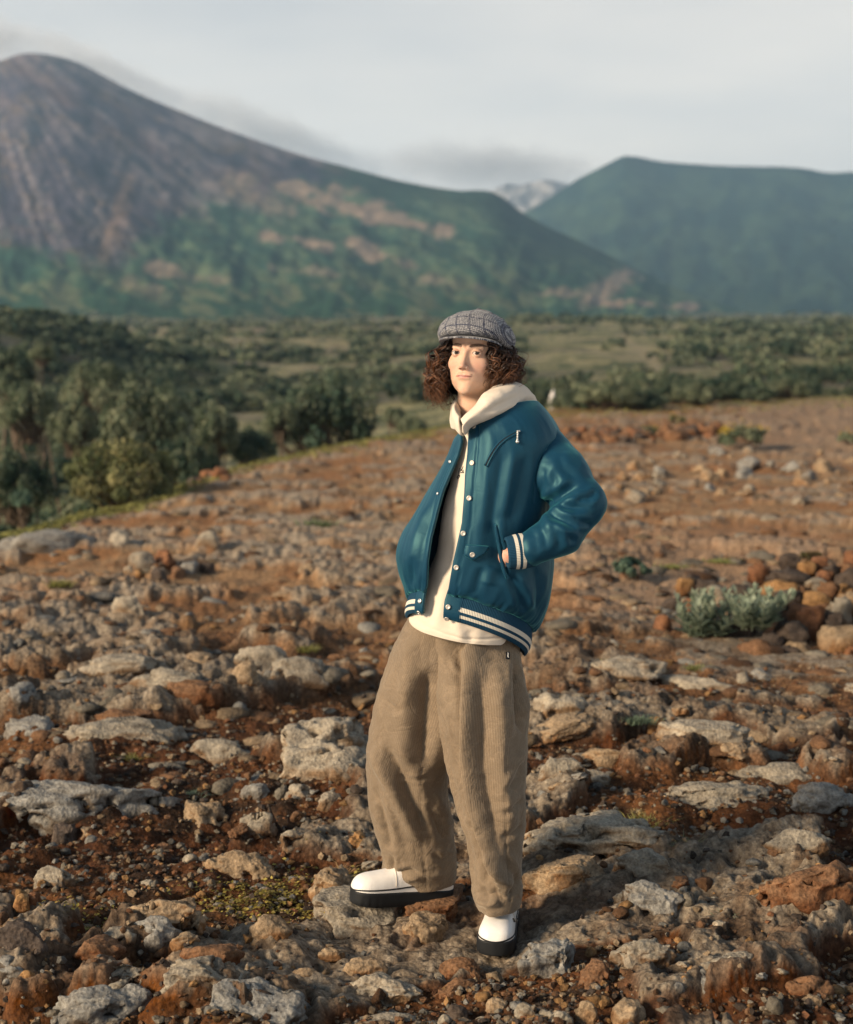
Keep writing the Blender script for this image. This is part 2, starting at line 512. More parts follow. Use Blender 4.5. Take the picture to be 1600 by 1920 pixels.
HERO = [  # x, top, bottom, width, tone, sub, pits, label
    (150, 1436, 1562, 345, 'blue', 5, .9, 'long low grey lava slab with a dark hollow at the left picture edge'),
    (602, 1330, 1462, 250, 'pale', 5, .9, 'broad pale lava slab full of holes directly behind the tan trouser leg'),
    (405, 1384, 1436, 132, 'grey', 4, .3, 'smooth rounded grey boulder at the left end of the broad holed slab'),
    (655, 1396, 1462, 84, 'grey', 4, .4, 'grey rock touching the outline of the bent trouser leg'),
    (375, 1496, 1562, 106, 'tan', 5, .6, 'blocky tan rock with a small dark hole right of the long grey slab'),
    (302, 1682, 1752, 166, 'tan', 5, 1.0, 'tan lava block riddled with round black holes'),
    (288, 1752, 1812, 106, 'blue', 4, .8, 'grey rock with two dark eye holes below the tan holed block'),
    (215, 1800, 1872, 160, 'grey', 5, .8, 'slanting grey slab above the large bottom left boulder'),
    (178, 1848, 1960, 235, 'blue', 5, .6, 'large rough grey boulder at the bottom left corner'),
    (372, 1808, 1885, 190, 'grey', 5, .5, 'sloping grey rock with a tan flank beside the bottom left boulders'),
    (462, 1822, 1950, 235, 'blue', 5, .45, 'largest domed grey boulder at the bottom edge'),
    (728, 1832, 1892, 145, 'pale', 5, .4, 'pale flat topped rock at the bottom below the forward shoe'),
    (712, 1898, 1950, 200, 'grey', 4, .4, 'pale grey rock cut by the bottom edge'),
    (622, 1622, 1694, 92, 'tan', 5, .6, 'squarish tan stone just behind the toe of the sideways shoe'),
    (500, 1716, 1772, 92, 'tan', 4, .7, 'brown rock with a hollow left of the footing rock'),
    (686, 1792, 1832, 82, 'tan', 4, .3, 'small tan rock below the footing rock'),
    (800, 1702, 1764, 84, 'tan', 5, .6, 'knobbly tan stone between the two shoes'),
    (1040, 1742, 1838, 118, 'blue', 5, .35, 'rounded grey capped rock right of the forward shoe'),
    (1122, 1790, 1862, 62, 'soil', 4, .4, 'tapering tan stone leaning beside the grey capped rock'),
    (1212, 1752, 1812, 130, 'grey', 5, .7, 'grey lichened hump on a red earth mound'),
    (1385, 1780, 1836, 132, 'grey', 5, .4, 'low grey boulder among ochre gravel on the lower right'),
    (1128, 1514, 1604, 315, 'pale', 5, 1.0, 'wide pale lava slab with a dark trough right of the trousers'),
    (1070, 1594, 1668, 172, 'tan', 5, .6, 'tan rock shelf under the wide troughed slab'),
    (1222, 1588, 1652, 132, 'grey', 5, .7, 'mottled grey rock at the right end of the troughed slab'),
    (1340, 1458, 1530, 240, 'grey', 5, .5, 'long sloping grey ledge in the right middle ground'),
    (1530, 1466, 1532, 152, 'blue', 5, .9, 'dark holed grey rock near the right picture edge'),
    (1466, 1424, 1480, 172, 'grey', 4, .5, 'tilted grey ledge above the dark holed rock'),
    (1325, 1384, 1410, 184, 'pale', 4, .3, 'flat pale pavement slab in the right middle ground'),
    (1150, 1398, 1448, 122, 'tan', 4, .4, 'cream rock pair right of the trouser knee'),
    (1050, 1308, 1352, 112, 'pale', 4, .4, 'pale rock just right of the trouser hip seam'),
    (1300, 1266, 1300, 160, 'pale', 4, .6, 'low pale outcrop in front of the right stone pile'),
    (1178, 1236, 1268, 150, 'pale', 4, .6, 'pale flat outcrop with a black hollow right of the jacket hem'),
    (1222, 1656, 1716, 124, 'blue', 5, .9, 'ragged dark grey rock on brown earth behind the lichened hump'),
    (1520, 1606, 1706, 190, 'soil', 5, .8, 'big crusted earth mound at the lower right edge'),
    (1182, 1866, 1925, 58, 'tan', 4, .4, 'two tone upright stone at the bottom right of the gravel'),
    (1520, 1828, 1882, 112, 'soil', 4, .6, 'brown rock crest near the bottom right corner'),
    (1505, 1552, 1602, 122, 'grey', 4, .6, 'grey rock knot below the dark holed rock'),
    (1050, 1420, 1462, 92, 'grey', 4, .5, 'grey stone behind the trouser calf on the right'),
    (52, 1336, 1394, 135, 'blue', 4, .4, 'grey hump at the left edge above the long slab'),
    (228, 1366, 1404, 240, 'grey', 4, .7, 'thin grey ledge running above the long slab'),
    (232, 1324, 1370, 130, 'soil', 4, .4, 'brown mossy hump left of the slabs'),
    (232, 1224, 1262, 155, 'pale', 4, .5, 'long pale ridge of rock on the left slope'),
    (318, 1250, 1294, 132, 'grey', 4, .5, 'grey wedge shaped rock on the left slope'),
    (490, 1212, 1256, 94, 'pale', 4, .3, 'smooth pale dome of rock on the left slope'),
    (566, 1252, 1300, 132, 'grey', 4, .6, 'grey outcrop with a shaded notch left of the trousers'),
    (460, 1252, 1290, 62, 'tan', 4, .5, 'tan boulder with a dark hollow beside the grey outcrop'),
    (352, 1282, 1330, 132, 'soil', 4, .5, 'rusty hump under the grey wedge shaped rock'),
    (30, 1288, 1345, 66, 'blue', 4, .7, 'dark hollowed rock at the left edge'),
    (240, 1116, 1160, 62, 'pale', 4, .2, 'single pale rounded boulder on the left slope'),
    (85, 990, 1046, 190, 'blue', 4, .6, 'dark grey rock ridge on the far left'),
    (222, 990, 1024, 38, 'pale', 3, .2, 'pale upright slab at the end of the dark rock ridge'),
    (392, 1004, 1032, 50, 'grey', 3, .2, 'light grey boulder above the orange capped stone heap'),
    (306, 1028, 1062, 40, 'rust', 4, .3, 'rusty red boulder topping the small heap on the left'),
    (265, 1040, 1068, 52, 'grey', 3, .3, 'grey boulder left of the rusty red boulder'),
    (297, 1060, 1088, 32, 'dark', 3, .3, 'dark stone under the rusty red boulder'),
    (330, 1060, 1090, 36, 'soil', 3, .3, 'brown stone at the foot of the small heap'),
    (352, 1042, 1086, 46, 'blue', 3, .4, 'grey stone on the right of the small heap'),
    (386, 1054, 1078, 36, 'dark', 3, .3, 'dark low stone ending the small heap'),
    (260, 1066, 1082, 20, 'ochre', 3, .1, 'small ochre stone at the left foot of the heap'),
    (242, 1062, 1076, 20, 'pale', 3, .1, 'small white stone beside the ochre stone'),
    (24, 1730, 1800, 120, 'dark', 4, .5, 'dark rock in shadow at the lower left edge'),
    (95, 1626, 1668, 74, 'grey', 4, .4, 'grey wedge stone on dark gravel at the left'),
    (114, 1540, 1586, 56, 'dark', 4, .2, 'dark brown boulder under the hollow of the long slab'),
    (158, 1545, 1582, 34, 'tan', 4, .2, 'rounded tan stone beside the dark brown boulder'),
    (274, 1525, 1545, 25, 'ochre', 3, .1, 'round ochre stone at the right foot of the long slab'),
    (250, 1556, 1576, 28, 'ochre', 3, .3, 'lumpy ochre stone below the long slab'),
    (40, 1672, 1702, 34, 'ochre', 3, .3, 'ochre stone on the dark gravel at the left edge'),
    (60, 1670, 1695, 26, 'rust', 3, .2, 'reddish round stone on the dark gravel'),
    (82, 1832, 1862, 26, 'ochre', 3, .2, 'round orange stone by the bottom left boulder'),
    (50, 1832, 1856, 36, 'ochre', 3, .2, 'orange brown stone next to the round orange one'),
    (482, 1538, 1588, 72, 'grey', 4, .9, 'grey hollow stone in the middle of the left foreground'),
    (448, 1592, 1652, 132, 'tan', 5, .4, 'flat topped tan rock left of the sideways shoe'),
    (545, 1556, 1604, 56, 'grey', 4, .7, 'grey curled stone above the flat topped tan rock'),
    (480, 1474, 1512, 62, 'blue', 4, .3, 'blue grey stone in front of the broad holed slab'),
    (560, 1474, 1508, 74, 'pale', 4, .6, 'whitish pitted stone in front of the broad holed slab'),
    (622, 1486, 1516, 54, 'pale', 4, .5, 'pale chipped stone left of the bent trouser leg'),
    (350, 1830, 1850, 30, 'ochre', 3, .2, 'small ochre cobble between the bottom left boulders'),
    (345, 1752, 1782, 60, 'tan', 4, .2, 'smooth tan stone on the brown moss cushion'),
    (238, 1752, 1776, 34, 'grey', 3, .2, 'small grey cobble left of the eye holed rock'),
    (275, 1728, 1756, 42, 'blue', 3, .3, 'bluish cobble under the tan holed block'),
    (1172, 1676, 1700, 44, 'pale', 3, .2, 'flat whitish pebble on the brown earth right of the shoe'),
    (1350, 1724, 1742, 30, 'pale', 3, .1, 'flat bluish white stone below the teal grass tuft'),
    (1300, 1805, 1832, 20, 'ochre', 3, .1, 'upright orange pebble left of the low grey boulder'),
    (1282, 1868, 1886, 22, 'ochre', 3, .1, 'orange pebble in the lower right gravel'),
    (1268, 1842, 1862, 34, 'blue', 3, .2, 'grey blue cobble in the lower right gravel'),
    (1525, 1866, 1894, 46, 'tan', 4, .3, 'tan block at the bottom right of the gravel'),
    (1420, 1666, 1696, 40, 'ochre', 4, .4, 'ochre lump in the shaded hollow on the right'),
    (1100, 1880, 1915, 46, 'tan', 4, .5, 'tan chip of rock on the bottom gravel'),
    (1050, 1895, 1925, 54, 'grey', 4, .5, 'grey chunk half cut by the bottom edge'),
    (935, 1866, 1905, 42, 'tan', 4, .4, 'tan chunk below the forward shoe'),
    (990, 1882, 1915, 48, 'grey', 4, .4, 'grey lump beside the tan chunk below the shoe'),
    (855, 1885, 1920, 44, 'dark', 4, .2, 'flat dark slate stone near the bottom centre'),
    (820, 1808, 1862, 24, 'pale', 3, .2, 'thin upright pale stone set in red earth below the shoes'),
    (868, 1806, 1846, 84, 'soil', 5, .5, 'crusted earth lump in front of the forward shoe'),
    (850, 1836, 1880, 100, 'soil', 5, .5, 'rust red earth bank below the forward shoe'),
    (395, 1766, 1812, 125, 'soil', 4, .2, 'brown moss covered hump beside the domed boulder'),
    (575, 1812, 1836, 56, 'tan', 3, .3, 'brown cobble above the pale flat topped rock'),
    (625, 1776, 1800, 60, 'tan', 4, .4, 'tan cobble at the foot of the footing rock'),
    (1240, 1370, 1390, 24, 'ochre', 3, .3, 'orange cube of stone on the right gravel'),
    (1465, 1392, 1412, 30, 'rust', 3, .3, 'dark orange stone on the right gravel'),
]

def rock_spot(cx, yt, yb, w):
    """size and place of a rock from its outline in the photograph"""
    g = ground_at(cx, yb)[0]
    sc_ = g[1] / FOC
    W, hp = w * sc_, (yb - yt) * sc_
    phi = math.atan2(EYE - g[2], g[1])
    cap_ = (0.32 if w > 200 else 0.44 if w > 80 else 0.6) * W
    H = min((hp - 0.5 * W * math.sin(phi)) / math.cos(phi), cap_)
    H = max(H, 0.15 * W)
    D = min(max((hp - H * math.cos(phi)) / math.sin(phi), 0.45 * W), 1.5 * W)
    return W, D, H, g


SPOTS = [rock_spot(*h_[:4]) for h_ in HERO]


def skirts(x, y):
    """earth banked up against the embedded rocks"""
    out = np.zeros(np.shape(x))
    for W, D, H, g in SPOTS:
        if W < 0.07:
            continue
        u = ((x - g[0]) / (W * 0.62)) ** 2 + ((y - g[1] - 0.42 * D) / (D * 0.62)) ** 2
        m = u < 6
        out[m] = np.maximum(out[m], 0.25 * H * np.exp(-np.maximum(u[m] - 0.5, 0) * 1.1))
    return out


# ------------------------------------------------------------------ ground sheet
ys = np.concatenate([np.linspace(2900, 1960, 50, endpoint=False), np.linspace(1960, 728, 450)])
r1 = FOC * EYE / (ys - 640)
r2 = np.geomspace(r1[-1], 1100, 130)[1:]
rr_ = np.concatenate([r1, r2])
pxs = np.concatenate([np.linspace(-3600, -300, 50, endpoint=False), np.linspace(-300, -30, 60, endpoint=False), np.linspace(-30, 1630, 480), np.linspace(1630, 2050, 90)[1:], np.linspace(2050, 5200, 50)[1:]])
aa_ = np.arctan((pxs - 800) / FOC)
RR, AA = np.meshgrid(rr_, aa_, indexing='ij')
GX, GY = RR * np.sin(AA), RR * np.cos(AA)
GZ, GC = hgt(GX, GY)
SKT = skirts(GX, GY)
GZ = GZ + SKT
gp = np.stack([GX, GY, GZ], -1)
f0 = np.stack([GX, GY, 0 * GX], -1)
n1, n2, n3 = fbm(f0, 0.55, 4, seed=61), fbm(f0, 3.2, 4, 0.6, seed=62), fbm(f0, 16, 3, 0.65, seed=63)
soil = mixc((0.085, 0.038, 0.019), (0.185, 0.092, 0.040), sst(-0.35, 0.4, n1 + 0.5 * n2))
soil = mixc(soil, (0.045, 0.031, 0.022), sst(-0.05, 0.4, n2 + 0.5 * n3 - 0.2 * n1))
soil = soil * np.array([0.80, 0.72, 0.66])
soil = mixc(soil, mixc((0.38, 0.245, 0.135), (0.33, 0.170, 0.078), sst(-0.2, 0.3, n2 - n1)), sst(5.5, 13, RR) * 0.85)
crc = mixc((0.215, 0.180, 0.135), (0.340, 0.300, 0.238), sst(-0.4, 0.5, n3 + n2 * 0.5))
crc = crc * (1 + 0.35 * sst(6, 14, RR))[..., None]
crc = mixc(crc, (0.125, 0.075, 0.042), 0.8 * sst(0.12, 0.45, n2 + 0.3 * n3))
pit_ = sst(0.12, 0.32, pn(f0, 11, seed=50)) + 0.7 * sst(0.10, 0.30, pn(f0, 26, seed=51))
crc = mixc(crc, (0.060, 0.046, 0.036), 0.62 * np.clip(pit_, 0, 1) * sst(12, 7, RR))
crc = mixc(crc, soil * 1.15, 0.75 * sst(0.95, 0.55, GC) + 0.5 * sst(0.05, 0.3, fbm(f0, 1.7, 4, 0.6, seed=64)))
gcol = mixc(soil, crc, GC * (0.86 - 0.22 * sst(10, 30, RR)))
# the beaten gravel track on the right, smooth and pale
GPX = 800 + FOC * np.tan(AA)
trk = sst(1330, 1480, GPX + 60 * n1) * sst(20, 26, RR) * (1 - sst(62, 80, RR))
gcol = mixc(gcol, (0.33, 0.235, 0.16), 0.8 * trk)
trk2 = sst(1000, 1150, GPX + 120 * n1) * (1 - sst(1500, 1640, GPX)) * sst(9.0, 10.2, RR) * (1 - sst(13.3, 15, RR))
gcol = mixc(gcol, (0.34, 0.23, 0.15), 0.75 * trk2)
gp[..., 2] -= 0.02 * trk2
# grassy rim of the plateau on the left, then the scrub valley
rim = sst(-1.6, 1.2, RR - np.interp(AA, CR_A, CR_D) + 1.4 * n1) * (0.35 + 0.65 * sst(1050, 700, GPX))
gcol = mixc(gcol, mixc((0.20, 0.19, 0.055), (0.26, 0.22, 0.09), sst(-0.3, 0.3, n2)), 0.9 * rim)
val = sst(0, 12, RR - np.interp(AA, CR_A, CR_D) - 3)
v6 = fbm(f0, 0.62, 3, 0.6, seed=76)
v1, v2, v3 = fbm(f0, 0.035, 4, seed=71), fbm(f0, 0.011, 3, seed=72), fbm(f0, 0.15, 3, seed=73)
vcol = mixc((0.29, 0.275, 0.15), (0.15, 0.165, 0.080), sst(-0.2, 0.35, v1 + 0.4 * v3))
v4, v5 = fbm(f0, 0.28, 3, 0.6, seed=74), fbm(f0, 0.075, 3, 0.6, seed=75)
vcol = mixc(vcol, (0.24, 0.20, 0.13), 0.7 * sst(0.05, 0.4, v2 + 0.3 * v3))
vcol = mixc(vcol, (0.045, 0.07, 0.035), sst(250, 700, RR) * sst(-0.25, 0.25, v1))
vcol = mixc(vcol, (0.055, 0.080, 0.042), 0.85 * sst(-0.05, 0.20, 0.35 * v5 + 0.8 * v4 + 0.6 * v6))
vcol = mixc(vcol, (0.36, 0.33, 0.20), 0.8 * sst(0.12, 0.42, -0.6 * v5 - 0.5 * v4 + 0.5 * v6))
vcol = mixc(vcol, (0.17, 0.145, 0.13), 0.5 * sst(0.1, 0.3, v3 - 0.4 * v5))
pth = sst(20, 7, np.abs(GPX - np.interp(RR, [70, 95, 125, 170, 230], [1290, 1235, 1215, 1160, 1175]))) * sst(70, 80, RR) * sst(230, 200, RR)
vcol = mixc(vcol, (0.33, 0.29, 0.19), 0.75 * pth)
gcol = mixc(gcol, vcol, val)
GV = gp.reshape(-1, 3)

m = NT('ground soil')
P = m.pos()
t = m.attr('tint')
na = m.noise(P, 42, 6, 0.72)
nb = m.noise(P, 160, 3, 0.6)
vv = m.vor(P, 55, rand=1.0)
c = m.mix(t, m.ramp(na, [(0.30, (0.42, 0.38, 0.36)), (0.52, (0.95, 0.95, 0.95)), (0.74, (1.5, 1.45, 1.38))]), 1.0, 'MULTIPLY')
c = m.mix(c, m.ramp(vv, [(0.0, (1.25, 1.22, 1.15)), (0.35, (1.0, 1.0, 1.0)), (0.75, (0.62, 0.6, 0.6))]), 0.75, 'MULTIPLY')
c = m.mix(c, m.ramp(nb, [(0.35, (0.75, 0.72, 0.7)), (0.65, (1.25, 1.22, 1.2))]), 0.7, 'MULTIPLY')
hh = m.mix(m.mix(na, nb, 0.35), m.math('SUBTRACT', 1.0, vv), 0.4)
M_GROUND = m.fin(c, 0.95, m.bump(hh, 0.9, 0.018), 0.12)
obj('ground', GV, gridF(len(rr_), len(aa_)), M_GROUND, col=gcol.reshape(-1, 3), kind='structure')


# ------------------------------------------------------------------ mountains
def mountain(name, sil, foot, d0, d1, px0, px1, nx, nt, paint, shape, rough, behind=0.25, label=None):
    px = np.linspace(px0, px1, nx)
    sy = spl(*np.array(sil, float).T, px)
    fy = np.interp(px, *np.array(foot, float).T)
    t = np.linspace(0, 1, nt)
    PX, T = np.meshgrid(px, t)
    G = shape(T)
    SY = fy[None] + (sy - fy)[None] * G
    D = d0 + (d1 - d0) * T
    P = at(PX, SY, D)
    q = np.stack([PX / 100, SY / 100, 0 * PX], -1)
    w = np.sin(np.pi * np.clip(T, 0, 1)) ** 0.7
    P[..., 2] += rough * w * (0.7 * fbm(np.stack([q[..., 0] * 1.2 + q[..., 1] * 0.5, q[..., 1] * 0.75 - q[..., 0] * 0.3, q[..., 2]], -1), 1.3, 5, 0.55, seed=81) + 0.3 * fbm(q, 4.5, 3, seed=82))
    P[..., 2] += rough * 0.05 * fbm(q, 11, 3, seed=83) * (T > 0.9)
    back = P[-1:].copy()
    back[..., 1] += (d1 - d0) * 1.2
    back[..., 2] = -5
    V = np.concatenate([P, back]).reshape(-1, 3)
    C = paint(PX, SY, q)
    C = np.concatenate([C, C[-1:]]).reshape(-1, 3)
    return obj(name, V, gridF(nt + 1, nx), M_MOUNT, col=C, kind='structure')


m = NT('mountain slope')
P = m.pos()
na = m.noise(P, 0.05, 6, 0.7)
c = m.mix(m.attr('tint'), m.ramp(na, [(0.3, (0.6, 0.6, 0.6)), (0.7, (1.35, 1.35, 1.35))]), 1.0, 'MULTIPLY')
M_MOUNT = m.fin(c, 1.0, m.bump(na, 0.5, 2.5), 0.0)


def paint_volcano(X, Y, q):
    n = fbm(q, 1.6, 5, 0.6, seed=91)
    rot = np.stack([q[..., 0] * 0.9 + q[..., 1] * 0.45, (q[..., 1] * 0.9 - q[..., 0] * 0.45) * 3.2, q[..., 2]], -1)
    s = fbm(rot, 1.5, 4, 0.6, seed=92)
    g = fbm(rot * np.array([0.8, 0.5, 1]), 1.2, 4, seed=93)
    green = mixc((0.028, 0.070, 0.048), (0.098, 0.145, 0.082), sst(-0.3, 0.4, s + 0.5 * n))
    bare = mixc((0.060, 0.055, 0.080), (0.128, 0.105, 0.120), sst(-0.3, 0.4, g))
    bare = mixc(bare, (0.036, 0.042, 0.060), sst(0.0, 0.4, n))
    bare = mixc(bare, (0.14, 0.10, 0.066), sst(0.1, 0.35, s) * 0.6)
    # tree line drops from the ridge at (500, 265) to the plain at (60, 470)
    bare = mixc(bare, (0.135, 0.125, 0.130), 0.75 * np.exp(-(((X - 390) / 110) ** 2 + ((Y - 365 - 0.2 * (X - 390)) / 45) ** 2)))
    green = mixc(green, (0.020, 0.046, 0.032), 0.8 * sst(0.0, 1.0, 1.3 - (Y - np.interp(X, [480, 650, 860, 940, 1100], [262, 313, 357, 366, 458])) / 45) * (X > 480))
    line = np.interp(X, [-600, 0, 120, 220, 300, 420, 520, 590, 640, 760], [470, 462, 490, 500, 420, 392, 372, 348, 325, 250])
    up = sst(-22, 40, line - Y + 70 * n + 40 * s)
    ridge = sst(20, 60, X - np.interp(Y, [100, 260, 330, 400], [300, 470, 640, 760]) + 25 * n)
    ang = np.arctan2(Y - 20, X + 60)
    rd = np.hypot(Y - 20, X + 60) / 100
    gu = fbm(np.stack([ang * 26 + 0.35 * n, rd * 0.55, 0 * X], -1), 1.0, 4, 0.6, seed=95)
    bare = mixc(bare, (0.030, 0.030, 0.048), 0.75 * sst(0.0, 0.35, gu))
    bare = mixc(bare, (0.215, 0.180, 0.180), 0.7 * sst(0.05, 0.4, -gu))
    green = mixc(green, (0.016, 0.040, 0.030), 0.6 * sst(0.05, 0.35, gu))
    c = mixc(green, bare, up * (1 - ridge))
    red = sst(0, 1, 1 - np.abs((Y - (140 + 0.42 * X)) / 60)) * (X < 560)
    c = mixc(c, (0.105, 0.064, 0.068), 0.6 * red * sst(-0.3, 0.3, g) * up)
    for x0, y0, x1, y1, wd, k in ((430, 345, 520, 400, 22, .8), (540, 350, 580, 360, 14, 1.2), (590, 378, 700, 398, 14, 1.5), (630, 352, 655, 362, 12, 1.0),
                                 (690, 400, 835, 432, 12, 1.4), (500, 440, 620, 460, 13, 1.0), (660, 455, 760, 495, 15, 1.1), (800, 520, 920, 545, 14, 0.9),
                                 (1120, 560, 1160, 520, 16, 1.3), (1000, 545, 1120, 555, 8, .6), (1130, 570, 1300, 574, 8, 1.2), (300, 500, 420, 530, 14, .8),
                                 (240, 530, 300, 560, 14, .9), (520, 500, 640, 520, 10, .7)):
        tt = np.clip(((X - x0) * (x1 - x0) + (Y - y0) * (y1 - y0)) / ((x1 - x0) ** 2 + (y1 - y0) ** 2), 0, 1)
        dd = np.hypot(X - x0 - tt * (x1 - x0), (Y - y0 - tt * (y1 - y0)) * 1.6)
        c = mixc(c, (0.30, 0.22, 0.16), np.clip(0.9 * k * sst(wd * 1.9, wd * 0.2, dd + wd * 2.2 * n + wd * 1.4 * s), 0, 0.9))
    gul = sst(26, 0, np.abs(X - np.interp(Y, [250, 330, 420, 500], [235, 250, 215, 200]) + 20 * n)) * sst(300, 380, Y) * sst(520, 480, Y)
    c = mixc(c, (0.19, 0.125, 0.085), 0.6 * gul)
    low = sst(480, 560, Y + 40 * n)
    c = mixc(c, mixc((0.026, 0.062, 0.034), (0.105, 0.115, 0.062), sst(0.0, 0.35, s + 0.3 * n)), low * 0.8 * (X < 1000))
    return c


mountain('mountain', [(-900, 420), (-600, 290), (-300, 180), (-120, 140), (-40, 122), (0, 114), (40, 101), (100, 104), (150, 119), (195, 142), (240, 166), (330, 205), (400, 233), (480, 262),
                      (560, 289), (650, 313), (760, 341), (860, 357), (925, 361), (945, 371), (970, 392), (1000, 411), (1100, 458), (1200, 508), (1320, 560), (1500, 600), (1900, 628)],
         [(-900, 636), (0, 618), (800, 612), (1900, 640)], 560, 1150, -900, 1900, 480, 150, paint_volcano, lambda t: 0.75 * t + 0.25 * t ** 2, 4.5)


def paint_green(X, Y, q):
    s = fbm(q * np.array([1, 1.4, 1]), 2.0, 5, 0.6, seed=97)
    c = mixc((0.014, 0.038, 0.032), (0.036, 0.068, 0.044), sst(-0.3, 0.35, s))
    return mixc(c, (0.012, 0.028, 0.026), sst(330, 300, Y - 18 * s) * 0.8)


mountain('green_mountain', [(820, 470), (930, 420), (985, 398), (1010, 384), (1050, 358), (1080, 338), (1110, 322), (1140, 307), (1170, 293), (1195, 294), (1230, 301), (1290, 307), (1340, 310), (1400, 312), (1500, 315),
                             (1560, 324), (1600, 322), (1750, 330), (2100, 300), (2600, 380), (3400, 480)],
         [(820, 610), (1600, 608), (3400, 625)], 1150, 1900, 820, 3400, 320, 80, paint_green, lambda t: 0.8 * t + 0.2 * t ** 2, 9)


def paint_grey(X, Y, q):
    s = fbm(q, 4, 4, 0.6, seed=99)
    return mixc((0.14, 0.14, 0.15), (0.34, 0.33, 0.33), sst(-0.2, 0.3, s))


mountain('far_peak', [(860, 420), (900, 372), (930, 354), (950, 345), (975, 347), (1000, 341), (1030, 337), (1060, 344), (1100, 352), (1200, 390), (1400, 470)],
         [(860, 580), (1400, 590)], 2100, 2450, 860, 1400, 140, 40, paint_grey, lambda t: t, 40)

# ------------------------------------------------------------------ air and cloud
hz = NT('haze air')
hz.n.remove(hz.b)
hv = hz.new('ShaderNodeVolumePrincipled')
hv.inputs['Color'].default_value = (0.46, 0.72, 1.0, 1)
hv.inputs['Density'].default_value = 0.00032
hv.inputs['Anisotropy'].default_value = 0.2
hz.l.new(hv.outputs[0], hz.n['Material Output'].inputs['Volume'])


def box(lo, hi):
    V = np.array([[x, y, z] for z in (lo[2], hi[2]) for y in (lo[1], hi[1]) for x in (lo[0], hi[0])], float)
    F = np.array([[0, 2, 3, 1], [4, 5, 7, 6], [0, 1, 5, 4], [2, 6, 7, 3], [0, 4, 6, 2], [1, 3, 7, 5]])
    return V, F


obj('haze', *box((-2600, -250, -8), (2600, 3000, 270)), hz.m, smooth=False, kind='stuff')

cm = NT('cloud vapour')
cm.n.remove(cm.b)
cv = cm.new('ShaderNodeVolumePrincipled')
cv.inputs['Color'].default_value = (0.96, 0.96, 0.98, 1)
cv.inputs['Anisotropy'].default_value = 0.3
g = cm.coord('Object')
ln = cm.new('ShaderNodeVectorMath', operation='LENGTH')
cm.l.new(g, ln.inputs[0])
fall = cm.math('SUBTRACT', 1.0, ln.outputs['Value'], True)
mpn = cm.new('ShaderNodeMapping')
mpn.inputs['Scale'].default_value = (2.6, 2.0, 0.9)
cm.l.new(g, mpn.inputs[0])
no = cm.noise(mpn.outputs[0], 2.3, 7, 0.66)
dn = cm.math('MULTIPLY', cm.math('SUBTRACT', cm.math('ADD', cm.math('MULTIPLY', fall, 1.15), cm.math('MULTIPLY', no, 1.9)), 1.20, True), 0.016)
cm.l.new(dn, cv.inputs['Density'])
cm.l.new(cv.outputs[0], cm.n['Material Output'].inputs['Volume'])
cV, cF = ico(3)
cme = mk_mesh('cloud', cV, cF, mats=[cm.m])
for pxa, pya, wx, wz, D, tilt, lab in ((905, 318, 330, 62, 3600, 3, 'low grey cloud bank lying behind the saddle between the two mountains'),
                                       (520, 262, 330, 62, 3500, 21, 'grey cloud streaming down behind the long mountain ridge'),
                                       (190, 130, 260, 42, 3500, 24, 'thin cloud trailing from behind the mountain top'),
                                       (-20, 80, 120, 62, 3500, 10, 'dark cloud patch above the mountain top at the corner of the sky')):
    cp = at(pxa, pya, D)
    o = put('cloud', cme, loc=cp, label=lab, cat='cloud', group='clouds behind the mountains')
    o.scale = (wx * D / FOC, 260, wz * D / FOC)
    o.rotation_euler = (0, R(tilt), 0)
# ================================================================== ROCKS
m = NT('lava rock')
P = m.coord('Object')
Pw = m.pos()
t = m.attr('tint')
na = m.noise(Pw, 26, 6, 0.72)
nb = m.noise(Pw, 110, 4, 0.7)
nv = m.vor(Pw, 75)
c = m.mix(t, m.ramp(na, [(0.30, (0.50, 0.47, 0.45)), (0.52, (1.0, 1.0, 1.0)), (0.72, (1.38, 1.36, 1.32))]), 1.0, 'MULTIPLY')
c = m.mix(c, m.ramp(nb, [(0.36, (0.55, 0.53, 0.52)), (0.62, (1.22, 1.2, 1.18))]), 0.75, 'MULTIPLY')
c = m.mix(c, m.ramp(nv, [(0.10, (0.5, 0.48, 0.46)), (0.26, (1.0, 1.0, 1.0))]), 0.6, 'MULTIPLY')
hh = m.mix(m.mix(na, nb, 0.4), nv, 0.3)
M_ROCK = m.fin(c, 0.92, m.bump(hh, 0.85, 0.016), 0.15)

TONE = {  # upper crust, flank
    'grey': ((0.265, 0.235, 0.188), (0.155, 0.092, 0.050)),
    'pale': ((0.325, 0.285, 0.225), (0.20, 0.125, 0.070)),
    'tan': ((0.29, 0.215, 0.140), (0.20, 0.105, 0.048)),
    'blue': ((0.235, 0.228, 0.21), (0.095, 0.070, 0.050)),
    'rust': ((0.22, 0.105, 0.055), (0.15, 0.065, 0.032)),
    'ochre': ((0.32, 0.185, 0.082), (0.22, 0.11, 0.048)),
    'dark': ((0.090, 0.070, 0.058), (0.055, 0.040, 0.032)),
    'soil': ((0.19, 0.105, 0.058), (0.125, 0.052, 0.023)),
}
_ico = {k: ico(k) for k in (1, 2, 3, 4, 5)}


